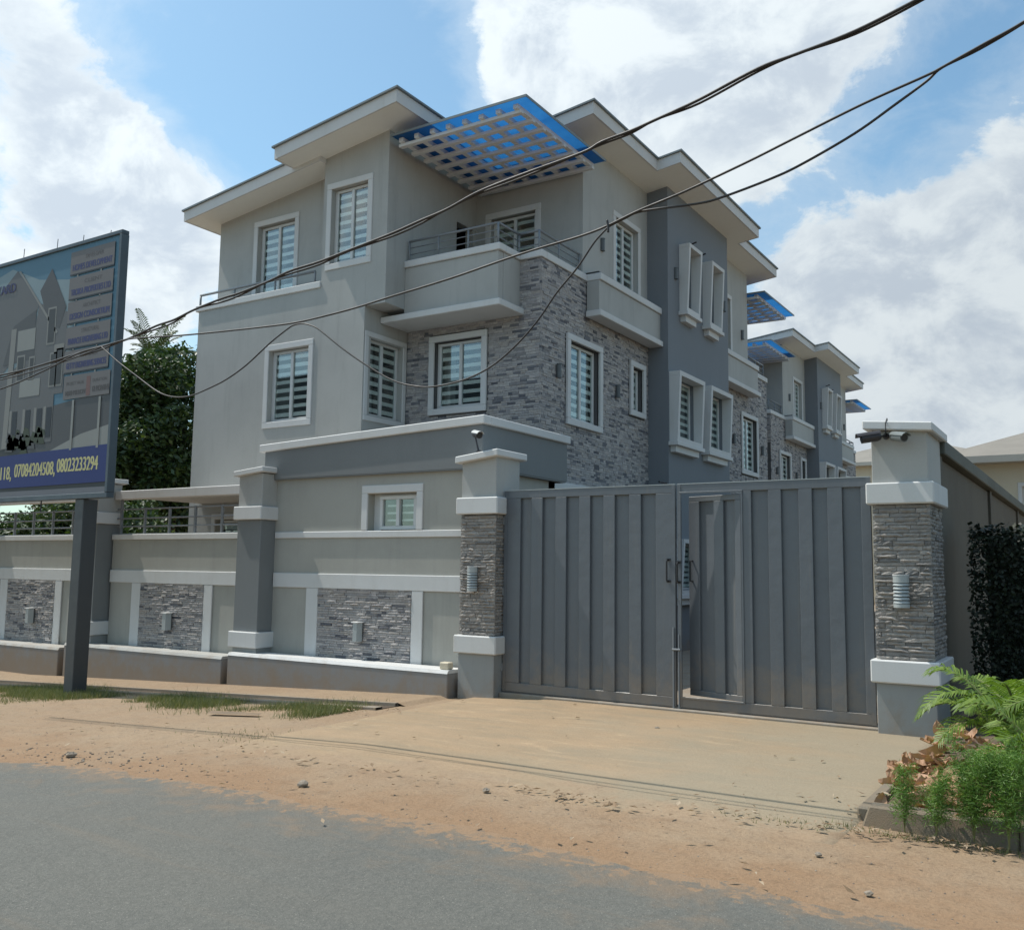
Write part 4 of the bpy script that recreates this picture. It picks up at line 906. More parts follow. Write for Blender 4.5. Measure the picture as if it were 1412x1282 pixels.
prt('print_balcony', rect(-15.1, -14.6, 5.1, 5.45), 'pale', 6); prt('print_balcony', rect(-14.95, -14.38, 4.32, 4.6), 'pale', 6); prt('print_balcony', rect(-14.05, -13.78, 4.85, 5.1), 'hlight', 6)
for a in ((-14.25, -14.08, 5.15, 5.7), (-13.95, -13.82, 4.45, 5.0), (-15.05, -14.88, 4.62, 5.0), (-14.7, -14.6, 4.62, 4.95), (-14.12, -13.98, 4.45, 4.95)):
    prt('print_window', rect(a[0]-.03, a[1]+.03, a[2]-.03, a[3]+.03), 'hlight', 6); prt('print_window', rect(*a), 'hdark', 7)
for x in (-15.1, -14.72, -14.4, -14.14): prt('print_window', rect(x, x+.13, 3.62, 4.1), 'band', 6); prt('print_column', rect(x-.09, x-.02, 3.55, 4.12), 'hlight', 6)
prt('print_column', [(-15.36, 3.5), (-15.22, 3.5), (-15.15, 5.5), (-15.3, 5.5)], 'hlight', 6)
for k in range(26):
    a = random.uniform(-15.2, -14.2); z = random.uniform(3.42, 3.75); s = random.uniform(.05, .14); prt('print_shrub', [(a-s, z-s*.4), (a+s, z-s*.5), (a+s*.6, z+s*.7), (a-s*.4, z+s)], 'green' if k % 3 else 'hmid', 7)
def text(s, x, z, size, col, lay, wfit=None, name='lettering'):
    cu = bpy.data.curves.new('t', 'FONT'); cu.body = s; cu.size = size; cu.align_x = 'LEFT'
    o = bpy.data.objects.new('t', cu); COL.objects.link(o); bpy.context.view_layer.update()
    me = bpy.data.meshes.new_from_object(o.evaluated_get(bpy.context.evaluated_depsgraph_get())); w = o.dimensions.x; bpy.data.objects.remove(o)
    k = (wfit/w) if wfit else 1
    for v in me.vertices: v.co = Vector((x+v.co.x*k, BY+.010-.0015*lay, z+v.co.y))
    me.materials.clear(); me.materials.append(PM[col]); o = link(name, me, PR_); return o
prt('print_band', [(-20.55, 2.82), (-12.52, 2.86), (-12.52, 3.42), (-20.55, 3.30)], 'navy', 8)
prt('print_stripe', rect(-20.55, -12.52, 2.70, 2.79), 'stripe', 8)
def bold(s, x, z, size, col, lay, wfit):
    for dx in (-.008, 0, .008): text(s, x+dx, z, size, col, lay+.1*dx, wfit)
bold('08023233294', -13.76, 3.05, .30, 'yellow', 9, 1.03); bold('07084204508,', -14.92, 3.02, .30, 'yellow', 9, 1.1); bold('08098118,', -15.86, 2.99, .30, 'yellow', 9, .84)
bold('COURTYARD', -16.58, 6.15, .22, 'ink', 9, 1.3)
boxes = [(6.19, 6.55, 'DEVELOPER', 'HOMES DEVELOPMENT'), (5.79, 6.13, 'CLIENT', 'TROIKA PROPERTIES LTD'), (5.40, 5.74, 'ARCHITECT', 'DESIGN CONSORTIUM'), (5.0, 5.33, 'STRUCTURAL', 'PINNACLE ENGINEERING LTD'), (4.61, 4.95, 'M/E ENGINEER', 'GETTY ENGINEERING SERVICES')]
for z0, z1, a, b in boxes:
    prt('print_panel', rect(-13.74, -12.62, z0, z1), 'panel', 9); prt('print_panel_edge', rect(-13.74, -12.62, z0-.025, z0), 'band', 9)
    text(a, -13.35, z0+.215, .09, 'ink2', 10, .45); bold(b, -13.68, z0+.05, .14, 'ink', 10, 1.0)
    for x in (-13.55, -12.95): prt('print_bracket', rect(x, x+.03, z0-.06, z0-.026), 'pale', 9)
prt('print_panel', rect(-13.72, -12.55, 4.18, 4.55), 'panel', 9); text('PROJECT VALUE', -13.65, 4.40, .07, 'ink2', 10, .45); bold('N500 MILLION', -13.66, 4.24, .10, 'ink2', 10, .5); prt('print_mark', rect(-13.13, -13.03, 4.2, 4.5), 'red', 10)
text('DURATION', -12.98, 4.40, .07, 'ink2', 10, .35); bold('12 MONTHS', -12.98, 4.25, .12, 'ink2', 10, .4)
for x in (-13.47, -12.80): prt('print_leg', rect(x, x+.055, 3.38, 4.16), 'pale', 9)
# ------------------------------------------------------------------ overhead cables (their own catenaries above the verge)
def spline(pts, n=6):
    P = [Vector(p) for p in pts]; out = []
    for i in range(len(P)-1):
        p0, p1, p2, p3 = P[max(i-1, 0)], P[i], P[i+1], P[min(i+2, len(P)-1)]
        for k in range(n):
            t = k/n; out.append(.5*((2*p1)+(-p0+p2)*t+(2*p0-5*p1+4*p2-p3)*t*t+(-p0+3*p1-3*p2+p3)*t**3))
    out.append(P[-1]); return out
CABLES = [('thick twisted double cable crossing the sky over the canopy', [([(-0.64, 6.6, 5.64) ,(-0.94, 6.6, 5.56) ,(-1.35, 6.6, 5.46) ,(-1.76, 6.6, 5.41) ,(-2.05, 6.6, 5.38) ,(-2.51, 6.6, 5.26) ,(-2.87, 6.6, 5.19) ,(-3.09, 6.6, 5.15) ,(-3.35, 6.6, 5.12) ,(-3.53, 6.6, 5.07) ,(-4.11, 6.6, 5.01) ,(-4.56, 6.6, 4.95) ,(-4.9, 6.6, 4.86) ,(-5.2, 6.6, 4.81) ,(-5.54, 6.6, 4.75) ,(-6.07, 6.6, 4.68) ,(-6.45, 6.6, 4.63) ,(-6.85, 6.6, 4.6) ,(-7.15, 6.6, 4.54) ,(-7.58, 6.6, 4.48) ,(-7.84, 6.6, 4.46) ,(-8.27, 6.6, 4.4) ,(-8.61, 6.6, 4.33) ,(-8.91, 6.6, 4.3) ,(-9.42, 6.6, 4.21) ,(-9.89, 6.6, 4.18) ,(-10.35, 6.6, 4.15) ,(-11.2, 6.6, 4.08) ,(-12.01, 6.6, 4.05) ,(-13.43, 6.6, 4.06)], 0.015) ,([(-0.64, 6.62, 5.65) ,(-0.94, 6.62, 5.55) ,(-1.35, 6.62, 5.45) ,(-1.76, 6.62, 5.42) ,(-2.05, 6.62, 5.37) ,(-2.52, 6.62, 5.24) ,(-2.88, 6.62, 5.2) ,(-3.1, 6.62, 5.14) ,(-3.36, 6.62, 5.11) ,(-3.54, 6.62, 5.08) ,(-4.12, 6.62, 4.99) ,(-4.57, 6.62, 4.94) ,(-4.92, 6.62, 4.87) ,(-5.21, 6.62, 4.79) ,(-5.55, 6.62, 4.73) ,(-6.09, 6.62, 4.68) ,(-6.47, 6.62, 4.61) ,(-6.87, 6.62, 4.58) ,(-7.17, 6.62, 4.55) ,(-7.6, 6.62, 4.46) ,(-7.86, 6.62, 4.43) ,(-8.3, 6.62, 4.41) ,(-8.63, 6.62, 4.31) ,(-8.94, 6.62, 4.27) ,(-9.45, 6.62, 4.22) ,(-9.92, 6.62, 4.15) ,(-10.38, 6.62, 4.12) ,(-11.24, 6.62, 4.09) ,(-12.04, 6.62, 4.02) ,(-13.47, 6.62, 4.03)], 0.012)]) ,('long cable from upper right passing the balconies to the billboard', [([(0.05, 6.5, 5.32) ,(-0.3, 6.5, 5.15) ,(-0.56, 6.5, 5.06) ,(-0.79, 6.5, 4.98) ,(-0.89, 6.5, 4.95) ,(-1.29, 6.5, 4.86) ,(-1.72, 6.5, 4.74) ,(-2.07, 6.5, 4.64) ,(-2.38, 6.5, 4.56) ,(-2.63, 6.5, 4.5) ,(-2.94, 6.5, 4.44) ,(-3.1, 6.5, 4.4) ,(-3.25, 6.5, 4.36) ,(-3.49, 6.5, 4.32) ,(-4.04, 6.5, 4.27) ,(-4.71, 6.5, 4.18) ,(-5.08, 6.5, 4.14) ,(-5.4, 6.5, 4.11) ,(-5.87, 6.5, 4.06) ,(-6.33, 6.5, 4.03) ,(-6.68, 6.5, 4.02) ,(-7.23, 6.5, 4.04) ,(-8.0, 6.5, 4.08) ,(-8.46, 6.5, 4.11) ,(-8.95, 6.5, 4.15) ,(-9.28, 6.5, 4.17) ,(-9.74, 6.5, 4.14) ,(-10.2, 6.5, 4.11) ,(-10.87, 6.5, 3.97) ,(-11.8, 6.5, 3.83) ,(-13.18, 6.5, 3.73)], 0.0115) ,([(0.05, 6.52, 5.32) ,(-0.31, 6.52, 5.15) ,(-0.57, 6.52, 5.05) ,(-0.79, 6.52, 4.99) ,(-0.89, 6.52, 4.92) ,(-1.09, 6.52, 4.81) ,(-1.36, 6.52, 4.67) ,(-1.73, 6.52, 4.53) ,(-1.96, 6.52, 4.47) ,(-2.31, 6.52, 4.41) ,(-2.51, 6.52, 4.4) ,(-2.95, 6.52, 4.43) ,(-3.11, 6.52, 4.4) ,(-3.25, 6.52, 4.36)], 0.0115) ,([(-9.81, 6.55, 4.15) ,(-10.37, 6.55, 4.08) ,(-11.11, 6.55, 4.01) ,(-11.91, 6.55, 3.97) ,(-13.32, 6.55, 3.94)], 0.01)]) ,('thin cable sagging in loops from the clip down across the house wall', [([(-3.23, 6.48, 4.34) ,(-3.35, 6.48, 4.24) ,(-3.5, 6.48, 4.06) ,(-3.69, 6.48, 3.88) ,(-3.86, 6.48, 3.68) ,(-4.06, 6.48, 3.5) ,(-4.31, 6.48, 3.34) ,(-4.59, 6.48, 3.25) ,(-4.92, 6.48, 3.22) ,(-5.15, 6.48, 3.25) ,(-5.4, 6.48, 3.33) ,(-5.74, 6.48, 3.52) ,(-6.02, 6.48, 3.7) ,(-6.3, 6.48, 3.9) ,(-6.42, 6.48, 3.96) ,(-6.53, 6.48, 3.99) ,(-6.64, 6.48, 3.99) ,(-6.73, 6.48, 3.96) ,(-6.96, 6.48, 3.85) ,(-7.29, 6.48, 3.66) ,(-7.58, 6.48, 3.54) ,(-7.85, 6.48, 3.47) ,(-8.12, 6.48, 3.42) ,(-8.38, 6.48, 3.43) ,(-8.65, 6.48, 3.51) ,(-9.05, 6.48, 3.73) ,(-9.4, 6.48, 3.93) ,(-9.71, 6.48, 4.13)], 0.0095)]) ,('small white clip where the cables join beside the third floor window', [([(-3.23, 6.46, 4.39) ,(-3.22, 6.46, 4.34) ,(-3.22, 6.46, 4.29)], 0.012)])]
def cable(label, strands, name='power_cable'):
    T = thing(name, label, 'cable', tuple(strands[0][0][0]), 'overhead cables above the verge') if len(strands) > 1 else None
    for pts, r in strands:
        mb = MB(); mb.tube(spline(pts), r*.8, 6)
        if T: mb.obj('strand', 'cable', T, smooth=True)
        else: tag(mb.obj(name, 'cable', None, smooth=True), label, 'cable', 'overhead cables above the verge')
for lab, strands in CABLES: cable(lab, strands)
# ------------------------------------------------------------------ foliage helpers
def leaves(mb, n, lumps, size, rg, flat=.0, droop=.3, asp=.45):
    """n leaf blades spread in a set of ellipsoid lumps ((cx,cy,cz),(rx,ry,rz)); most of them near the surface"""
    wts = [l[1][0]*l[1][2] for l in lumps]
    for _ in range(n):
        c, r = rg.choices(lumps, wts)[0]
        d = Vector((rg.gauss(0, 1), rg.gauss(0, 1), rg.gauss(0, 1))).normalized(); k = rg.uniform(.45, 1.)**.5*rg.uniform(.85, 1.08)
        p = Vector((c[0]+d.x*r[0]*k, c[1]+d.y*r[1]*k, c[2]+d.z*r[2]*k))
        a = Vector((rg.gauss(0, 1), rg.gauss(0, 1), rg.gauss(-droop, .6))).normalized(); s = size*rg.uniform(.6, 1.4)
        b = a.cross(Vector((rg.gauss(0, 1), rg.gauss(0, 1), rg.gauss(0, 1)))).normalized()
        mb.add([p, p+a*s*.5+b*s*asp*.5, p+a*s, p+a*s*.5-b*s*asp*.5], [(0, 1, 2, 3)])
rg = random.Random(5)
def tree(label, base, lumps, n, size, mat, trunk_r, limbs, kindname='mango_tree'):
    T = thing(kindname, label, 'tree', base)
    B0 = Vector(base); mb = MB()
    for tip in limbs:
        tp = Vector(tip); mid = B0.lerp(tp, .45)+Vector((rg.uniform(-.4, .4), rg.uniform(-.4, .4), .4))
        mb.tube([B0-Vector((0, 0, .3)), B0.lerp(mid, .5), mid, mid.lerp(tp, .5)+Vector((rg.uniform(-.2, .2), 0, .2)), tp], [trunk_r*1.15, trunk_r, trunk_r*.65, trunk_r*.35, trunk_r*.12], 9)
    mb.obj('trunk', 'bark', T, smooth=True)
    mb = MB(); leaves(mb, n, lumps, size, rg); mb.obj('crown', mat, T, recalc=False, kind=None); return T
def lumpset(c, r, n, lr, rg):
    out = []
    for _ in range(n):
        d = Vector((rg.gauss(0, 1), rg.gauss(0, 1), rg.gauss(0, 1))).normalized()
        s = lr*rg.uniform(.6, 1.3); out.append(((c[0]+d.x*r[0]*.78, c[1]+d.y*r[1]*.78, c[2]+d.z*r[2]*.78), (s, s, s*.8)))
    out.append((c, (r[0]*.8, r[1]*.8, r[2]*.8))); return out
tree('dense dark green tree between the billboard and the house', (-28.6, 22, -.4), lumpset((-28.9, 22, 5.6), (2.6, 3.0, 4.3), 26, 1.0, rg)+[((-31.8, 22, 5), (2.5, 2.5, 4.5))], 52000, .22, 'mango', .3, [(-28.9, 22, 8.5), (-27.8, 21.5, 7), (-30, 22.5, 7.2), (-29, 23, 8)])
tree('dark tree low behind the left railing and billboard', (-37, 26, -.4), lumpset((-37, 26, 4.2), (5, 3, 3.6), 16, 1.3, rg), 22000, .26, 'mango', .25, [(-37, 26, 6), (-39, 26, 5), (-35, 26, 5)])
# shrubs seen through the railing
for i, (x, y, lab) in enumerate(((-26.3, 17.2, 'dark shrub behind the railing just left of the billboard pole'), (-29.6, 17.6, 'dark shrub behind the railing at the left edge'), (-22.8, 16.6, 'dark shrub behind the railing right of the billboard pole'))):
    T = thing('garden_shrub', lab, 'shrub', (x, y, -.3), 'shrubs inside the compound')
    MB().tube([(x, y, -.5), (x+.1, y, .8), (x, y+.1, 1.6)], [.08, .06, .03], 7).obj('trunk', 'bark', T)
    mb = MB(); leaves(mb, 12000, lumpset((x, y, 1.9), (1.8, 1.2, 1.8), 12, .6, rg), .15, rg); mb.obj('crown', 'mango', T, recalc=False)
# oil palm head above the dark tree
def frond(mb_r, mb_l, base, az, length, lift, sag, nl, ll, rg, wid=.022, vee=.5):
    pts = []; 
    for i in range(13):
        t = i/12; h = lift*t*length-sag*t*t*length; d = length*(t-.12*t*t*sag); pts.append(Vector(base)+Vector((cos(az)*d, sin(az)*d, h)))
    mb_r.tube(pts, [.018*(1-t/14) for t in range(13)], 5)
    for i in range(nl):
        t = .14+.86*i/nl; k = t*12; j = min(int(k), 11); p = pts[j].lerp(pts[j+1], k-j); tan = (pts[j+1]-pts[j]).normalized()
        sd = tan.cross(Vector((0, 0, 1))).normalized(); upv = sd.cross(tan).normalized()
        L_ = ll*(sin(pi*min(1, .12+t*.86))**.6)*rg.uniform(.85, 1.1)
        for s in (-1, 1):
            dr = (sd*s*.85+tan*(.35+.5*t)+upv*vee*rg.uniform(.3, .9)).normalized(); md = p+dr*L_*.55; tipp = p+dr*L_*.95+Vector((0, 0, -L_*.28)); wv = tan*wid*.6
            mb_l.add([p-wv*.5, p+wv*.5, md+wv, md-wv], [(0, 1, 2, 3)]); mb_l.add([md-wv, md+wv, tipp], [(0, 1, 2)])
T = thing('oil_palm', 'spiky palm head showing above the dark tree', 'palm tree', (-33.2, 24.5, -.4))
MB().tube([(-33.2, 24.5, -.5), (-33.1, 24.5, 5), (-33.2, 24.5, 10.15)], [.25, .2, .18], 9).obj('trunk', 'bark', T)
for k in range(16):
    a, b = MB(), MB(); frond(a, b, (-33.2, 24.5, 10.15), k*2*pi/16+rg.uniform(-.2, .2), rg.uniform(1.0, 1.5), rg.uniform(.8, 1.9), .6, 20, .4, rg, .05)
    f = b.obj('frond', 'mango', T, recalc=False); a.obj('rachis', 'stem', f)
# ------------------------------------------------------------------ right side: boundary wall, hedge, neighbours
T = thing('concrete_wall', 'bare concrete side wall with mossy coping running back from the right gate pillar', 'wall', (-1.6, 20, 0))
M['mossy'] = paint('mossy_concrete', (.10, .11, .095), dirt=.6, streak=.4, dirtcol=(.04, .05, .035), bmp=1.)
M['oldwall'] = paint('aged_render', (.088, .078, .058), dirt=.7, streak=.8, dirtcol=(.06, .05, .038), bmp=1.)
x = -1.62
y = 11.52; k = 0
while y < 60:
    bxo('wall_panel', 'oldwall', T, x-.18, x, y+.2, y+5.3, -.3, 2.98, b=0); bxo('pilaster', 'oldwall', T, x-.22, x+.04, y, y+.199, -.3, 3.0)
    f = (lambda a: (lambda X, Y, Z: (X, Y, Z+.03*sin(Y*.9+a))))(k)
    MB().box(x-.27, x+.1, y, y+5.295, 3.0, 3.17, .012).obj('coping', 'mossy', T); y += 5.3; k += 1
T = thing('ivy_hedge', 'ivy covered wall, coloured near black to stand for deep shade, behind the palm at the right edge', 'hedge', (1, 12.6, 0))
bxo('wall', 'mossy', T, -1.25, 7, 12.55, 12.75, -.2, 2.1)
mb = MB()
for _ in range(52000):
    xx = rg.uniform(-1.42, 4.5) if rg.random() < .8 else rg.uniform(-1.42, 7); zz = rg.uniform(-.05, 2.22); d = rg.uniform(0, .22)*(1 if zz < 2.1 else .6)
    p = Vector((xx, 12.53-d+(.12 if zz > 2.12 else 0), zz)); a = Vector((rg.gauss(0, 1), rg.gauss(-.4, .5), rg.gauss(-.5, .7))).normalized(); s = rg.uniform(.03, .06); b = a.cross(Vector((rg.gauss(0, 1), rg.gauss(0, 1), rg.gauss(0, 1)))).normalized()
    mb.add([p, p+a*s*.5+b*s*.4, p+a*s, p+a*s*.5-b*s*.4], [(0, 1, 2, 3)])
for _ in range(3000):
    p = Vector((rg.uniform(-1.45, 6), rg.uniform(12.35, 12.95), rg.uniform(2.05, 2.25))); a = Vector((rg.gauss(0, 1), rg.gauss(0, 1), rg.gauss(.1, .5))).normalized(); s = rg.uniform(.05, .09); b = a.cross(Vector((0, 0, 1))).normalized()
    mb.add([p, p+a*s*.5+b*s*.4, p+a*s, p+a*s*.5-b*s*.4], [(0, 1, 2, 3)])
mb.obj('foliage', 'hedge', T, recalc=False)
def hip_house(name, label, x0, x1, y0, y1, ze, zr, ov=.6, wins=(), wm='nbwall'):
    T = thing(name, label, 'house', ((x0+x1)/2, (y0+y1)/2, 0), 'neighbouring houses with brown roofs')
    wall('wall', T, '-Y', y0, x0, x1, -.3, ze, wm, [hole(*w) for w in wins]); wall('wall', T, '-X', x0, y0+.2, y1, -.3, ze, wm); wall('wall', T, '+X', x1, y0+.2, y1, -.3, ze, wm); wall('wall', T, '+Y', y1, x0+.2, x1-.2, -.3, ze, wm)
    for w in wins: window(T, '-Y', y0, *w, curtain=False)
    a, b, c, d = x0-ov, x1+ov, y0-ov, y1+ov; h = min(b-a, d-c)/2
    if (b-a) >= (d-c): r0, r1 = (a+h, (c+d)/2), (b-h, (c+d)/2)
    else: r0, r1 = ((a+b)/2, c+h), ((a+b)/2, d-h)
    mb = MB(); vs = [(a, c, ze), (b, c, ze), (b, d, ze), (a, d, ze), (*r0, zr), (*r1, zr)]
    if (b-a) >= (d-c): fs = [(0, 1, 5, 4), (2, 3, 4, 5), (1, 2, 5), (3, 0, 4)]
    else: fs = [(0, 1, 4), (1, 2, 5, 4), (2, 3, 5), (3, 0, 4, 5)]
    mb.add(vs, fs); rf = mb.obj('roof', 'nbroof', T)
    mb = MB(); mb.box(a-.02, b+.02, c-.02, d+.02, ze-.22, ze-.002); mb.obj('fascia', 'beige', rf)
    return T
hip_house('neighbour_house', 'beige house with hipped brown roof beyond the right side wall, nearest', -4.3, 3.0, 34, 44, 5.45, 7.1, wins=[(-2.4, -1.3, 3.2, 4.6)])
hip_house('neighbour_house', 'beige house with brown roof at the right edge behind the other', -1.2, 10, 46, 58, 6.15, 8.2, wins=[(1.0, 2.2, 3.5, 5)])
hip_house('neighbour_house', 'small part of a beige roof seen between the far house and the right pillar', -16, -5.6, 62, 72, 8.6, 10.6)
# ------------------------------------------------------------------ corner bed
T = thing('corner_kerb', 'rough concrete kerb around the corner planting bed at right', 'kerb', (-1, 6.9, 0))
for k in range(7):
    a = -1.50+k*.95; f = (lambda s: (lambda X, Y, Z: (X+(.05 if Z > .02 and X < -1.4 else 0), Y+.012*sin(X*7+s)+(.02 if Z > .02 else 0)+(.05 if X < -1.4 and Y < 6.8 else 0), Z+(.012*sin(X*5+s) if Z > .02 else 0))))(k)
    bm_ = MB().box(a, a+.945, 6.72, 6.9, -.06, .125, .012, f); bm_.obj('kerb_stone', 'kerb', T)
for k in range(4):
    a = 6.92+k*.95; MB().box(-1.55, -1.46, a, min(a+.94, 10.55), -.06, .035 if k else .07, .012).obj('kerb_stone', 'kerb', T)
xs = [-1.46+i*.3 for i in range(30)]
mb = MB(); ny = 26
vs = [(x_, 6.9+j*.22, .03+.05*sin(x_*3+j)*.4+.10*min(1, (x_+1.46)/1.2)+rg.uniform(-.012, .012)) for j in range(ny) for x_ in xs]; nx = len(xs)
mb.add(vs, [(j*nx+i, j*nx+i+1, (j+1)*nx+i+1, (j+1)*nx+i) for j in range(ny-1) for i in range(nx-1)]); struct('planting_bed', mb, 'soil', recalc=False, smooth=True)
# areca palm
def areca(label, base, n, lmax, seed, azr=(0, 2*pi)):
    g = random.Random(seed); T = thing('areca_palm', label, 'palm', base, 'areca palms in the corner bed')
    mb = MB()
    for k in range(6):
        a = g.uniform(0, 2*pi); mb.tube([(base[0]+.06*cos(a), base[1]+.06*sin(a), base[2]-.05), (base[0]+.12*cos(a), base[1]+.12*sin(a), base[2]+g.uniform(.2, .42))], [.022, .015], 7)
    mb.obj('stem', 'stem', T)
    for k in range(n):
        az = azr[0]+(azr[1]-azr[0])*k/n+g.uniform(-.15, .15); a, b = MB(), MB()
        frond(a, b, (base[0]+.1*cos(az), base[1]+.1*sin(az), base[2]+g.uniform(.1, .38)), az, lmax*g.uniform(.65, 1.), g.uniform(.7, 1.9), g.uniform(.75, 1.25), 34, .26, g, .017, .35)
        f = b.obj('frond', 'palmleaf', T, recalc=False); a.obj('rachis', 'stem', f)
    return T
areca('bright green feathery palm beside the right gate pillar', (-.62, 8.6, .1), 18, .84, 3)
areca('second feathery palm cut by the right edge of the view', (.05, 8.3, .1), 16, 1.1, 4)
areca('young feathery palm at the front of the bed at the right edge', (-.35, 7.5, .1), 14, .6, 8)
# asparagus ferns growing at the kerb
def fernplant(label, x, y, z, h, w, seed, bush=1.):
    g = random.Random(seed); T = thing('asparagus_fern', label, 'fern', (x, y, z), 'feathery green ferns growing at the kerb')
    st, lf = MB(), MB()
    for k in range(int(7*bush)):
        az = g.uniform(0, 2*pi); hh = h*g.uniform(.6, 1.); ww = w*g.uniform(.2, 1.); pts = []
        for i in range(9): t = i/8; pts.append(Vector((x+cos(az)*ww*t**1.4, y+sin(az)*ww*t**1.4*.7, z+hh*(t-.12*t**3)+.01)))
        st.tube(pts, [.004*(1-i/10) for i in range(9)], 4)
        for i in range(int(230*bush)):
            t = g.uniform(.14, 1)**.8; j = min(int(t*8), 7); p = pts[j].lerp(pts[j+1], t*8-j); sp = (.10 if t < .8 else .06)*(h/.6)
            for _ in range(2):
                d = Vector((g.gauss(0, 1), g.gauss(0, 1), g.gauss(.25, .5))).normalized(); q = p+d*sp*g.uniform(.2, 1); e = Vector((g.gauss(0, 1), g.gauss(0, 1), g.gauss(.1, .6))).normalized()*g.uniform(.015, .035); wv = e.cross(Vector((g.gauss(0, 1), g.gauss(0, 1), g.gauss(0, 1)))).normalized()*.0014
                lf.add([q-wv, q+wv, q+e+wv, q+e-wv], [(0, 1, 2, 3)])
    st.obj('stem', 'stem', T); lf.obj('foliage', 'fern', T, recalc=False)
fernplant('small thin fern at the left end of the kerb', -1.20, 6.66, 0, .50, .09, 1, .8)
fernplant('fern second from the left along the kerb', -1.01, 6.66, 0, .50, .13, 2, .9)
fernplant('bushy tall fern third from the left along the kerb', -.80, 6.68, 0, .74, .17, 3, 1.6)
fernplant('bright tall fern at the right edge of the kerb', -.60, 6.62, 0, .72, .16, 4, 1.5)
fernplant('tall fern just outside the right edge', -.38, 6.7, 0, .6, .2, 5, 1.6)
# dry leaf heap
T = thing('dry_leaf_heap', 'heap of large dry brown leaves in the planting bed', 'leaf heap', (-1.2, 8.7, .05))
meshes = []
for k in range(7):
    g = random.Random(k); mb = MB(); n = 6; vs = []
    for i in range(n+1):
        t = i/n; wd = .5*sin(pi*min(1, t*1.02))**.7*.55+.01; cu = .25*t*t*g.uniform(.3, 1.2)
        vs += [(t-.5, -wd, cu+.10*g.uniform(0, 1)), (t-.5, 0, cu-.06), (t-.5, wd, cu+.12*g.uniform(0, 1))]
    mb.add(vs, [(3*i+c, 3*i+c+1, 3*i+c+4, 3*i+c+3) for i in range(n) for c in (0, 1)]); meshes.append(mb.mesh('leaf', 'dry', smooth=False, recalc=False))
inv = Matrix.Translation(-chain(T))
for k in range(190):
    t = rg.random(); cx_, cy_ = (-1.24, 8.15) if t < .62 else (-1.25, 9.9) if t < .8 else (-1.0, 7.4); s = .17 if t < .62 else .2
    xx, yy = rg.gauss(cx_, s), rg.gauss(cy_, s*1.5); xx = max(xx, -1.5)
    hgt = .06+.22*math.exp(-((xx-cx_)**2/.05+(yy-cy_)**2/.12))*rg.uniform(.2, 1)
    o = bpy.data.objects.new('leaf', meshes[k % 7]); COL.objects.link(o); o.parent = T; o.matrix_parent_inverse = inv
    o.location = (xx, yy, hgt); o.rotation_euler = (rg.gauss(0, .5), rg.gauss(0, .5), rg.uniform(0, 6.3)); q = rg.uniform(.11, .24); o.scale = (q, q, q)
# ------------------------------------------------------------------ grass, litter, pebbles
def blades(mb, n, fx, fy, hmin, hmax, keep=None):
    k = 0
    while k < n:
        x_, y_ = fx(), fy()
        if keep and not keep(x_, y_): k += .2; continue
        k += 1; h = rg.uniform(hmin, hmax); z = gz(x_)-.02; a = rg.uniform(0, 6.3); w_ = .0035; l = rg.uniform(.2, .9)*h
        dx, dy = cos(a)*w_, sin(a)*w_; b = rg.uniform(0, 6.3)
        mb.add([(x_-dx, y_-dy, z), (x_+dx, y_+dy, z), (x_+cos(b)*l, y_+sin(b)*l, z+h)], [(0, 1, 2)])
def patchy(x_, y_): return sin(x_*2.1+y_*1.3)+sin(x_*5.3-y_*3.7)*.6+sin(x_*.9+2)*.5+rg.uniform(-.8, .8) > .55-max(0, 1.-abs(y_-8.75)*1.4)
mb = MB(); blades(mb, 24000, lambda: rg.uniform(-15.5, -7.9), lambda: rg.gauss(8.72, .32), .03, .12, patchy); blades(mb, 9000, lambda: rg.uniform(-24, -13), lambda: rg.gauss(8.3, .5), .03, .10, patchy)
blades(mb, 700, lambda: rg.gauss(-13.1, .3), lambda: rg.gauss(8.7, .2), .04, .14)
blades(mb, 260, lambda: rg.uniform(-1.7, -.3), lambda: rg.gauss(6.63, .04), .02, .07); blades(mb, 120, lambda: rg.gauss(-2.0, .2), lambda: rg.gauss(6.55, .06), .01, .04)
blades(mb, 150, lambda: rg.gauss(-7.5, .3), lambda: rg.gauss(6.9, .25), .01, .04)
mb.obj('grass', 'grass', None, recalc=False, kind='stuff')
mb = MB()
def pebble(mb, x_, y_, z, s):
    vs = []; 
    for zz, rr in ((0, .9), (.45, 1.), (.85, .55)):
        for k in range(6): a = k*pi/3+rg.uniform(-.2, .2); vs.append((x_+cos(a)*s*rr*rg.uniform(.8, 1.2), y_+sin(a)*s*rr*rg.uniform(.8, 1.2), z+zz*s*rg.uniform(.8, 1.1)))
    mb.add(vs, [(i*6+k, i*6+(k+1) % 6, i*6+6+(k+1) % 6, i*6+6+k) for i in (0, 1) for k in range(6)]+[tuple(range(12, 18))])
for _ in range(900):
    x_ = rg.uniform(-14, .5); y_ = rg.choice((rg.uniform(5.0, 7.2), rg.gauss(5.25, .2), rg.uniform(5, 9))); pebble(mb, x_, y_, gz(x_)-.0215, rg.choice((.004, .005, .006, .007)))
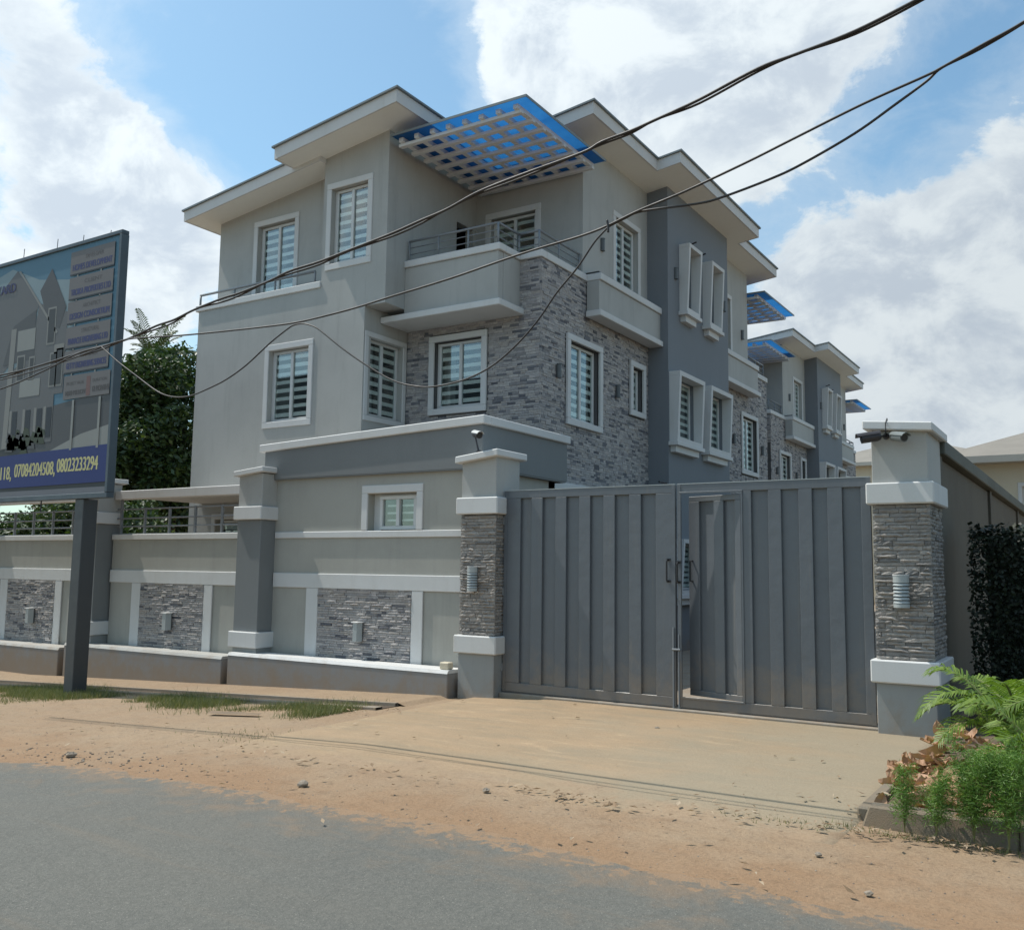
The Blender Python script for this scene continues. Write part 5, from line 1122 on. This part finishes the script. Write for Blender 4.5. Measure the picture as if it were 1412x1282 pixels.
for _ in range(160):
    x_ = rg.gauss(-7.8, .9); pebble(mb, x_, rg.gauss(5.35, .22), gz(x_)-.02, rg.uniform(.006, .013))
mb.obj('pebbles', 'rock', None, kind='stuff')
mb = MB()
for (cx_, cy_, sx_, sy_, n) in ((-3.3, 6.25, .4, .07, 60), (-5.2, 6.15, .9, .1, 30), (-7.2, 6.2, 1.2, .3, 30), (-2, 6.45, .5, .15, 40), (-8, 8.9, .5, .12, 40), (-1., 6.55, .6, .05, 70), (-.9, 7.3, .5, .4, 130), (-4, 8.5, 2.2, 1.2, 30), (-11, 6.8, 2.2, .8, 60), (-4, 5.6, 2.5, .3, 60)):
    for _ in range(n):
        x_, y_ = rg.gauss(cx_, sx_), rg.gauss(cy_, sy_); z = gz(x_)+(.012 if x_ < -1.5 or y_ < 6.7 else .12); s = rg.uniform(.012, .045); a = rg.uniform(0, 6.3); t = rg.uniform(-.5, .8)*s
        c_, s_ = cos(a)*s, sin(a)*s; mb.add([(x_-c_, y_-s_, z), (x_+s_*.4, y_-c_*.4, z+.01), (x_+c_, y_+s_, z+abs(t)), (x_-s_*.4, y_+c_*.4, z+.008)], [(0, 1, 2, 3)])
mb.obj('leaf_litter', 'litter', None, recalc=False, kind='stuff')
for (x_, y_, s, lab) in ((-8.1, 5.35, .05, 'dark stone on the verge beside the road at left'), (-5.3, 5.45, .045, 'grey stone in the orange sand near the road'), (-4.05, 6.1, .03, 'small reddish stone left of the leaf litter'), (-4.15, 9.5, .03, 'small dark stone on the driveway below the left gate leaf'), (-1.55, 5.9, .022, 'small dark stone in the sand at right'), (-1.15, 5.35, .022, 'small dark stone at the road edge at right')):
    mb = MB(); pebble(mb, x_, y_, gz(x_)-.01, s); tag(mb.obj('stone', 'rock'), lab, 'stone')
tag(MB().add([(-9.3, 7.9, -.12), (-8.6, 8.05, -.10), (-8.62, 8.15, -.09), (-9.35, 8.02, -.105)], [(0, 1, 2, 3)]).obj('wood_strip', 'bark', None, recalc=False), 'dark flat strip of wood lying at the edge of the grass', 'debris')
for o in bpy.data.objects:
    if '_w' in o: del o['_w']
